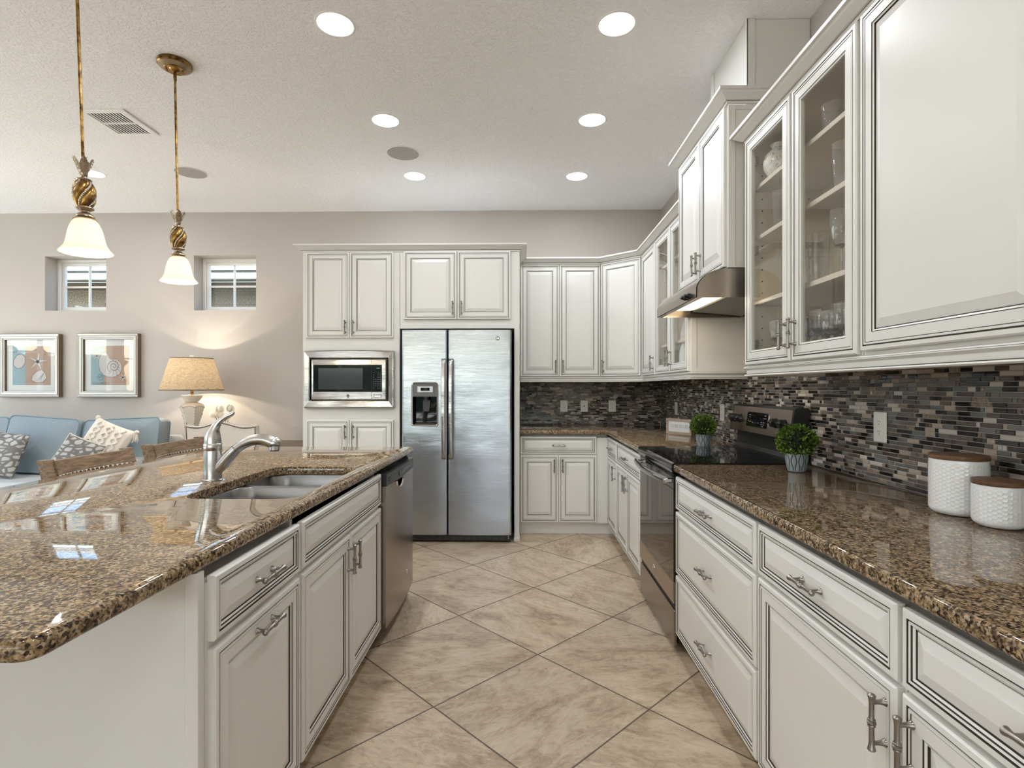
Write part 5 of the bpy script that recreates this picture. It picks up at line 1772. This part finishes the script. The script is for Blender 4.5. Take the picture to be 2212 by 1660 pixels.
LXc, LYc, LZ = -3.195, 5.13, .7605
t = thing('table_lamp', 'lit table lamp with tan burlap shade and chipped cream faceted base', 'lamp', (LXc, LYc, LZ))
T = Matrix.Translation((LXc, LYc, 0))
mb = MB()
mb.lathe([(.085, .7605), (.088, .766), (.080, .775), (.060, .800), (.042, .826), (.036, .838), (.040, .846), (.036, .852)], 8, T, 0, False, True, False, PI / 8)
mb.lathe([(.036, .852), (.045, .88), (.098, 1.085), (.108, 1.110), (.108, 1.122), (.094, 1.142), (.052, 1.158), (.046, 1.162)], 6, T, 0, False, False, False, .3)
mb.lathe([(.046, 1.162), (.056, 1.166), (.072, 1.186), (.086, 1.212), (.090, 1.226), (.088, 1.229), (.080, 1.226), (.03, 1.226)], 32, T, 0, True, False, True)
rr = random.Random(5)
for k in range(6):
    a = .3 + 2 * PI * k / 6
    for q in range(5):
        s = rr.uniform(.08, .97)
        r0, z0 = .045 + (.098 - .045) * s, .88 + .205 * s
        l = rr.uniform(.004, .010)
        mb.tube([T @ Vector((r * 1.004 * math.cos(a), r * 1.004 * math.sin(a), z)) for r, z in ((r0, z0), (r0 + .258 * l, z0 + l))], .003, 6, 1)
    b = a + 2 * PI / 6
    p0, p1 = Vector((.108 * math.cos(a), .108 * math.sin(a), 1.104)), Vector((.108 * math.cos(b), .108 * math.sin(b), 1.104))
    mb.tube([T @ (p0 + (p1 - p0) * q / 6 + (p0 + p1).normalized() * .0012 + Vector((0, 0, .018 * math.sin(PI * q / 6)))) for q in range(7)], .0018, 5, 1)
build('base', mb, [LAMPCER, CHIP], t)
mb = MB(); mb.lathe([(.013, 1.226), (.013, 1.30)], 16, T, 0); mb.lathe([(.005, 1.30), (.005, 1.58)], 8, T, 0)
for k in range(3):
    a = 2 * PI * k / 3
    mb.tube([T @ Vector((0, 0, 1.572)), T @ Vector((.181 * math.cos(a), .181 * math.sin(a), 1.572))], .002, 6, 0)
build('stem', mb, BRASS, t)
mb = MB(); mb.lathe([(.273, 1.276), (.184, 1.584)], 64, T, 0, True, False, False); build('shade', mb, LINEN, t)
mb = MB()
for r, z in ((.2735, 1.278), (.1845, 1.582)):
    mb.lathe([(r, z - .005), (r + .001, z), (r, z + .005)], 64, T, 0, True, False, False)
build('shade_trim', mb, mat('shade_binding', (.20, .14, .085), .8), t)
mb = MB(); mb.box(LXc - .024, LXc + .024, LYc - .008, LYc + .008, 1.586, 1.618, 0, .006); build('finial', mb, LAMPCER, t)
mb = MB(); mb.sphere((LXc, LYc, 1.42), .032, 16, 10, 0, (1, 1, 1.25)); build('bulb', mb, LENS, t)
lamp('table_lamp_bulb', 'POINT', (LXc, LYc, 1.475), 17.0, (1.0, .86, .68), (0, 0, 0), t, shadow_soft_size=.012)
lamp('table_lamp_bulb', 'POINT', (LXc, LYc, 1.362), 15.0, (1.0, .86, .68), (0, 0, 0), t, shadow_soft_size=.012)

t = thing('tulip_vase', 'ivory tulips in a small vase on the desk behind the upholstered chair', 'flowers', (-2.86, 5.10, .7605))
L = Vector((-2.86, 5.10, .7605))
mb = MB(); mb.lathe([(.035, 0), (.042, .03), (.040, .08), (.030, .105), (.034, .115), (.030, .112), (.026, .10)], 24, Matrix.Translation(L)); build('vase', mb, CERAMIC, t)
for (dx_, dz_, sc_, tl) in ((-.078, .262, 1.0, -.8), (-.030, .300, 1.05, -.15), (-.034, .246, 1.0, .1), (.062, .312, 1.0, .12), (.020, .235, .9, .5)):
    hp = L + Vector((dx_, -.02, dz_))
    mb = MB(); mb.tube([L + Vector((dx_ * .1, 0, .09)), L + Vector((dx_ * .5, -.01, dz_ * .62)), hp], .0035, 6); build('stem', mb, STEM, t)
    mb = MB()
    M = Matrix.Translation(hp) @ Matrix.Rotation(tl, 4, 'Y') @ Matrix.Scale(sc_, 4)
    mb.lathe([(.006, -.002), (.020, .008), (.0265, .026), (.0245, .044), (.015, .058), (.006, .063)], 18, M)
    for k in range(3):
        a = 2 * PI * k / 3
        mb.tube([M @ Vector((r * math.cos(a), r * math.sin(a), z)) for r, z in ((.012, .002), (.0262, .018), (.0285, .034), (.022, .052), (.010, .066))], [.005, .013, .014, .010, .003], 8, 0, True, True, .3, None)
    build('tulip_head', mb, PETAL, t)

# ------------------------------------------------------------------ counter stools
def stool(label, x, y, tilt=0.0):
    t = thing('counter_stool', label, 'stool', (x, y, 0), 'stools at the island')
    w, zt = .288, .946
    lean = .10
    def bx(z): return x - lean * (z - .62) / .35
    def arc(u): return -.035 * (1 - u * u) + .018
    for s in (-1, 1):
        mb = MB()
        rings = []
        for z in (.0, .30, .62, .80, zt):
            xx = bx(z) if z >= .62 else x - .0 - (.62 - z) * .10 + 0
            wd = .026 if z > .6 else .024
            rings.append([Vector((xx - .020, y + s * (w - .022) - wd, z)), Vector((xx + .022, y + s * (w - .022) - wd, z)), Vector((xx + .022, y + s * (w - .022) + wd, z)), Vector((xx - .020, y + s * (w - .022) + wd, z))])
        mb.loft(rings, 0, False, True, True)
        build('back_post', mb, WOOD, t)
    mb = MB()
    rings = []
    for k in range(17):
        u = -1 + k / 8
        yy = y + u * (w - .040)
        zb, zz = .872, zt - .006 - .004 * (1 - u * u)
        xo = arc(u)
        rings.append([Vector((bx(zb) + xo - .012, yy, zb)), Vector((bx(zb) + xo + .014, yy, zb)), Vector((bx(zz) + xo + .014, yy, zz)), Vector((bx(zz) + xo - .012, yy, zz))])
    mb.loft(rings, 0, False, True, True)
    build('top_rail', mb, WOOD, t)
    mb = MB()
    rings = []
    for k in range(17):
        u = -1 + k / 8
        yy = y + u * (w - .048)
        xo = arc(u)
        rings.append([Vector((bx(z) + xo + d, yy, z)) for z, d in ((.66, -.008), (.66, .010), (.78, .022), (.869, .012), (.869, -.008))])
    mb.loft(rings, 0, True, True, True)
    build('back_pad', mb, CREAMF, t)
    mb = MB()
    for k in range(17):
        u = -.95 + 1.9 * k / 16
        mb.sphere(Vector((bx(.859) + arc(u) + .0135, y + u * (w - .050), .859)), .0098, 9, 6, 0, (.8, 1, 1))
    build('nailhead_trim', mb, NAIL, t)
    mb = MB(); mb.box(x + .010, x + .400, y - w + .012, y + w - .012, .580, .655, 0, .025); build('seat', mb, CREAMF, t)
    mb = MB(); mb.box(x + .015, x + .395, y - w + .016, y + w - .016, .520, .580, 0, .004); build('seat_frame', mb, WOOD, t)
    for s in (-1, 1):
        mb = MB(); mb.box(x + .35, x + .394, y + s * (w - .04) - .022, y + s * (w - .04) + .022, 0, .520, 0, .003); build('front_leg', mb, WOOD, t)
    mb = MB(); mb.box(x + .362, x + .382, y - w + .06, y + w - .06, .18, .22, 0, .003); mb.box(x - .02, x + .0, y - w + .06, y + w - .06, .30, .33, 0, .003); build('foot_rail', mb, WOOD, t)
stool('weathered oak counter stool with nailhead back, the nearer one at the island', -2.235, 2.838)
stool('weathered oak counter stool with nailhead back, the farther one at the island', -2.235, 3.545)

# ------------------------------------------------------------------ framed shell prints
def art(label, x0, x1, z0, z1, which):
    t = thing('framed_print', label, 'picture', ((x0 + x1) / 2, WY, (z0 + z1) / 2), 'framed shell prints on the back wall')
    y = WY - .002
    D = .048
    mb = MB()
    def ring(d, yy): return [Vector((x0 + d, yy, z0 + d)), Vector((x1 - d, yy, z0 + d)), Vector((x1 - d, yy, z1 - d)), Vector((x0 + d, yy, z1 - d))]
    mb.loft([ring(0, y), ring(0, y - D + .004), ring(.004, y - D), ring(.022, y - D + .010), ring(.026, y - D + .006), ring(.044, y - D + .004), ring(.050, y - D + .012), ring(.058, y - D + .014), ring(.060, y - D + .024), ring(.060, y - .004)], [1, 1, 0, 1, 0, 0, 0, 1, 1], False, True, False)
    build('frame', mb, [FRAMEM, FRAMESIDE], t)
    a0, a1, b0, b1 = x0 + .062, x1 - .062, z0 + .062, z1 - .062
    mb = MB(); mb.box(a0, a1, y - .012, y - .006, b0, b1); build('mat_board', mb, MATBOARD, t)
    p0, p1, q0, q1 = a0 + .062, a1 - .055, b0 + .062, b1 - .062
    S_ = p1 - p0
    yy = y - .0125
    mb = MB()
    def quad(u0, u1, v0, v1, mi, lev=0): mb.box(p0 + S_ * u0, p0 + S_ * u1, yy - .0003 - lev * .0003, yy, q0 + (q1 - q0) * v0, q0 + (q1 - q0) * v1, mi)
    def pl(pts, mi, lev):
        mb.add([(p0 + S_ * u, yy - .0004 - lev * .0003, q0 + (q1 - q0) * v) for u, v in pts], [list(range(len(pts)))], mi)
    def line(pts, wd, mi, lev):
        for (u0, v0), (u1, v1) in zip(pts[:-1], pts[1:]):
            d = Vector((u1 - u0, v1 - v0)); 
            if d.length < 1e-6: continue
            d.normalize(); nx, ny = -d.y * wd, d.x * wd
            pl([(u0 + nx, v0 + ny), (u1 + nx, v1 + ny), (u1 - nx, v1 - ny), (u0 - nx, v0 - ny)], mi, lev)
    rr = random.Random(which)
    quad(0, .335, 0, 1, 0); quad(.335, 1, 0, 1, 1)
    for k in range(26):                                       # faint script lines behind the shells
        v = .04 + .037 * k
        u = rr.uniform(.02, .6); L_ = rr.uniform(.12, .36)
        line([(u + L_ * q / 8, v + rr.uniform(-.008, .008)) for q in range(9) if u + L_ * q / 8 < .98], .0016, 4, 1)
    def star(cu, cv, r, rot):
        for k in range(5):
            a = rot + 2 * PI * k / 5
            tip = (cu + r * math.cos(a), cv + r * math.sin(a))
            w = .16 * r
            for mi, gr, lv in ((3, 1.25, 2), (2, 1.0, 3)):
                pl([(cu + w * gr * math.cos(a + PI / 2), cv + w * gr * math.sin(a + PI / 2)), (cu + (tip[0] - cu) * (1 + .04 * (gr > 1)), cv + (tip[1] - cv) * (1 + .04 * (gr > 1))), (cu + w * gr * math.cos(a - PI / 2), cv + w * gr * math.sin(a - PI / 2))], mi, lv)
    if which == 2:
        big = [(.45, .215), (.34, .25), (.25, .36), (.21, .50), (.22, .66), (.29, .80), (.37, .83), (.44, .77), (.50, .66), (.56, .645), (.68, .65), (.78, .56), (.81, .43), (.77, .30), (.66, .225), (.55, .205)]
        pl([(.52 + (u - .52) * 1.03, .48 + (v - .48) * 1.03) for u, v in big], 3, 2); pl(big, 2, 3)
        sp = []
        for k in range(60):
            a = k / 59 * 4.6 * PI
            r = .012 + .165 * (k / 59) ** 1.25
            sp.append((.60 + r * math.cos(a + 2.2), .475 + r * .98 * math.sin(a + 2.2)))
        line(sp, .006, 3, 4)
        for k in range(11):
            a = -2.2 + k * .48
            r0, r1 = (.065, .165) if k > 3 else (.10, .25)
            line([(.60 + r0 * math.cos(a), .475 + r0 * math.sin(a)), (.60 + (r0 + r1) / 2 * math.cos(a + .12), .475 + (r0 + r1) / 2 * math.sin(a + .12)), (.60 + r1 * math.cos(a), .475 + r1 * math.sin(a))], .004, 3, 4)
        star(.155, .745, .15, .35); star(.84, .20, .13, .8)
        line([(.25 + .075 * math.cos(2 * PI * k / 20), .20 + .075 * math.sin(2 * PI * k / 20)) for k in range(21)], .004, 3, 2)
        line([(.20, .18), (.30, .21)], .006, 3, 2); line([(.19, .22), (.29, .24)], .005, 3, 2)
        tx = text_mb('CHAUMONT', .030, .0001)
        mb.merge(tx, Matrix.Translation((p0 + S_ * .27, yy - .0012, q0 + .014)) @ Matrix.Rotation(PI / 2, 4, 'X'), 3)
    else:
        fan = [(.02, .52), (.04, .66), (.12, .77), (.24, .80), (.33, .72), (.33, .56), (.24, .44), (.12, .42)]
        pl(fan, 2, 3); line(fan + [fan[0]], .005, 3, 4)
        star(.66, .60, .26, .15)
        sh = [(.50, .12), (.62, .06), (.80, .08), (.90, .18), (.86, .32), (.76, .40), (.62, .34), (.52, .24)]
        pl(sh, 2, 3); line(sh + [sh[0]], .005, 3, 4)
        for k in range(4): line([(.86 - .02 * k, .34 - .02 * k), (.62 + .04 * k, .10)], .003, 3, 4)
        for k in range(2):
            line([(.06 + .05 * k + .03 * math.cos(q), .86 + .03 * math.sin(q * 1.3)) for q in [j * .4 for j in range(12)]], .005, 3, 2)
            line([(.88 + .03 * math.cos(q), .86 - .05 * k + .03 * math.sin(q * 1.3)) for q in [j * .4 for j in range(12)]], .005, 3, 2)
    build('print', mb, [PRINTBLUE, PRINTTAN, PRINTSHELL, PRINTLINE, mat('faded_script', (.34, .30, .28), .8)], t)
    mb = MB(); mb.box(a0 - .001, a1 + .001, y - .020, y - .018, b0 - .001, b1 + .001); build('glass_pane', mb, PICGLASS, t)
art('silver framed print of a scallop and starfish, nearest the picture edge above the sofa', -5.432, -4.788, 1.204, 1.857, 1)
art('silver framed print of a nautilus shell and starfish above the sofa', -4.604, -3.960, 1.204, 1.860, 2)

# ------------------------------------------------------------------ glass and china behind the cabinet doors
def glass_mb(prof, wall, seg=24):
    """open vessel of revolution: outer profile bottom to top, constant wall"""
    inner = [(max(.001, r - wall), z + (wall if i == 0 else 0)) for i, (r, z) in enumerate(prof)]
    mb = MB()
    return prof, inner
def vessel(name, label, cat, loc, outer, inner, m, group=None, seg=24, flutes=0, cut=(0, 0)):
    L = Matrix.Translation(loc)
    mb = MB()
    rings = []
    for r, z in outer + inner[::-1]:
        ring = []
        for k in range(seg):
            a = 2 * PI * k / seg
            d = 0
            if flutes and cut[0] <= z <= cut[1] and (r, z) in outer:
                d = -.0016 * abs(math.sin(flutes * a / 2 + z * 55)) - .0010 * abs(math.sin(flutes * a / 2 - z * 55))
            ring.append(L @ Vector(((r + d) * math.cos(a), (r + d) * math.sin(a), z)))
        rings.append(ring)
    mb.loft(rings, 0, True, True, True)
    o = build(name, mb, m, loc=loc)
    return tag(o, label, cat, group)
def goblet(name, label, x, y, z, H, R, group=None, seg=28, fl=12):
    st = H * .42
    outer = [(R * .82, 0), (R * .80, .002), (R * .25, .006), (.0045, .012), (.0045, st * .5), (.0075, st * .62), (.0045, st * .75), (.006, st), (R * .55, st + .008), (R * .86, st + H * .12), (R * .98, st + H * .28), (R, st + H * .42), (R * .95, H)]
    inner = [(.001, st + .008), (R * .5, st + .013), (R * .82, st + H * .13), (R * .94, st + H * .28), (R * .96, st + H * .42), (R * .92, H)]
    return vessel(name, label, 'glass', (x, y, z), outer, inner, CRYSTAL, group, seg, fl, (st + .006, st + H * .34))
def tumbler(name, label, x, y, z, H, R, group=None, cat='glass', flare=1.06):
    outer = [(R * .86, 0), (R * .90, .003), (R * .90, H * .1), (R, H * .5), (R * flare, H)]
    inner = [(.001, .010), (R * .82, .011), (R * .84, H * .14), (R * .93, H * .5), (R * flare - .002, H)]
    return vessel(name, label, cat, (x, y, z), outer, inner, CRYSTAL, group, 28, 14, (.004, H * .5))
GG = 'crystal stemware on the bottom shelf'
zb = UZ0 + .0305
for k, (x, y) in enumerate(((1.13, 1.90), (1.13, 1.98), (1.13, 2.06), (1.14, 2.145), (1.22, 2.055), (1.22, 2.145), (1.23, 2.24), (1.31, 2.19), (1.31, 2.30))):
    goblet('crystal_goblet', 'cut crystal goblet in the cluster on the bottom shelf of the near glass cabinet', x, y, zb, .150 if k % 2 else .165, .036, GG)
goblet('crystal_goblet', 'cut crystal goblet alone on the bottom shelf behind the glass door nearer the hood', 1.14, 2.405, zb, .165, .040)
goblet('wine_glass', 'tall cut crystal wine glass on the second shelf, behind the door handle side', 1.14, 1.935, 1.7005, .235, .040)
tumbler('hurricane_vase', 'cut crystal cylinder vase on the second shelf of the near glass cabinet', 1.17, 2.160, 1.7005, .205, .050, None, 'vase', 1.0)
tumbler('highball_glass', 'tall cut crystal glass on the third shelf of the near glass cabinet', 1.14, 1.925, 2.0005, .165, .036)
tumbler('highball_glass', 'tall cut crystal glass on the third shelf, behind the door nearer the hood', 1.14, 2.385, 2.0005, .165, .036)
tumbler('tumbler', 'short cut crystal tumbler on the top shelf of the near glass cabinet', 1.14, 1.975, 2.2355, .095, .045)
outer = [(.035, 0), (.036, .004), (.046, .018), (.064, .050), (.068, .080), (.058, .112), (.036, .132), (.031, .140), (.034, .150), (.040, .156)]
vessel('ginger_jar', 'white porcelain jar with floral sprigs on the top shelf', 'jar', (1.155, 2.43, 2.2355), outer, [(.001, .006)] + [(max(.002, r - .004), z) for r, z in outer[1:]], PORCELAIN, None, 36)
# far glass cabinet: white china and bottles
outer = [(.030, 0), (.040, .006), (.046, .06), (.044, .12), (.034, .160), (.026, .175)]
for k, (x, y) in enumerate(((1.135, 3.87), (1.135, 3.735))):
    vessel('white_jar', 'rounded white china jar on the bottom shelf beyond the hood, ' + ('the farther one' if k == 0 else 'the nearer one'), 'jar', (x, y, zb), outer, [(.001, .008)] + [(r - .003, z) for r, z in outer[1:]], CERAMIC, 'white jars in the far glass cabinet', 32)
t = thing('dispenser_bottle', 'dark bottle with pump top on the bottom shelf of the far glass cabinet', 'bottle', (1.215, 3.90, zb))
L = Matrix.Translation((1.215, 3.90, zb))
mb = MB(); mb.lathe([(.035, 0), (.037, .004), (.037, .10), (.030, .118), (.014, .126), (.014, .138)], 24, L); build('bottle_body', mb, BRONZE, t)
mb = MB(); mb.lathe([(.016, .138), (.016, .148), (.005, .150), (.005, .168)], 16, L); mb.merge(MB().box(-.045, .012, -.008, .008, .165, .174, 0, .003), L); build('pump', mb, BLACK, t)
t = thing('floral_plate', 'floral china plate standing on the second shelf of the far glass cabinet', 'plate', (1.20, 4.02, 1.6305))
mb = MB(); mb.lathe([(.06, 0), (.065, .003), (.110, .010), (.112, .012), (.065, .006), (.002, .005)], 40, Matrix.Translation((1.23, 4.02, 1.742)) @ Matrix.Rotation(math.radians(-78), 4, 'Y')); build('plate_body', mb, PORCELAIN, t)
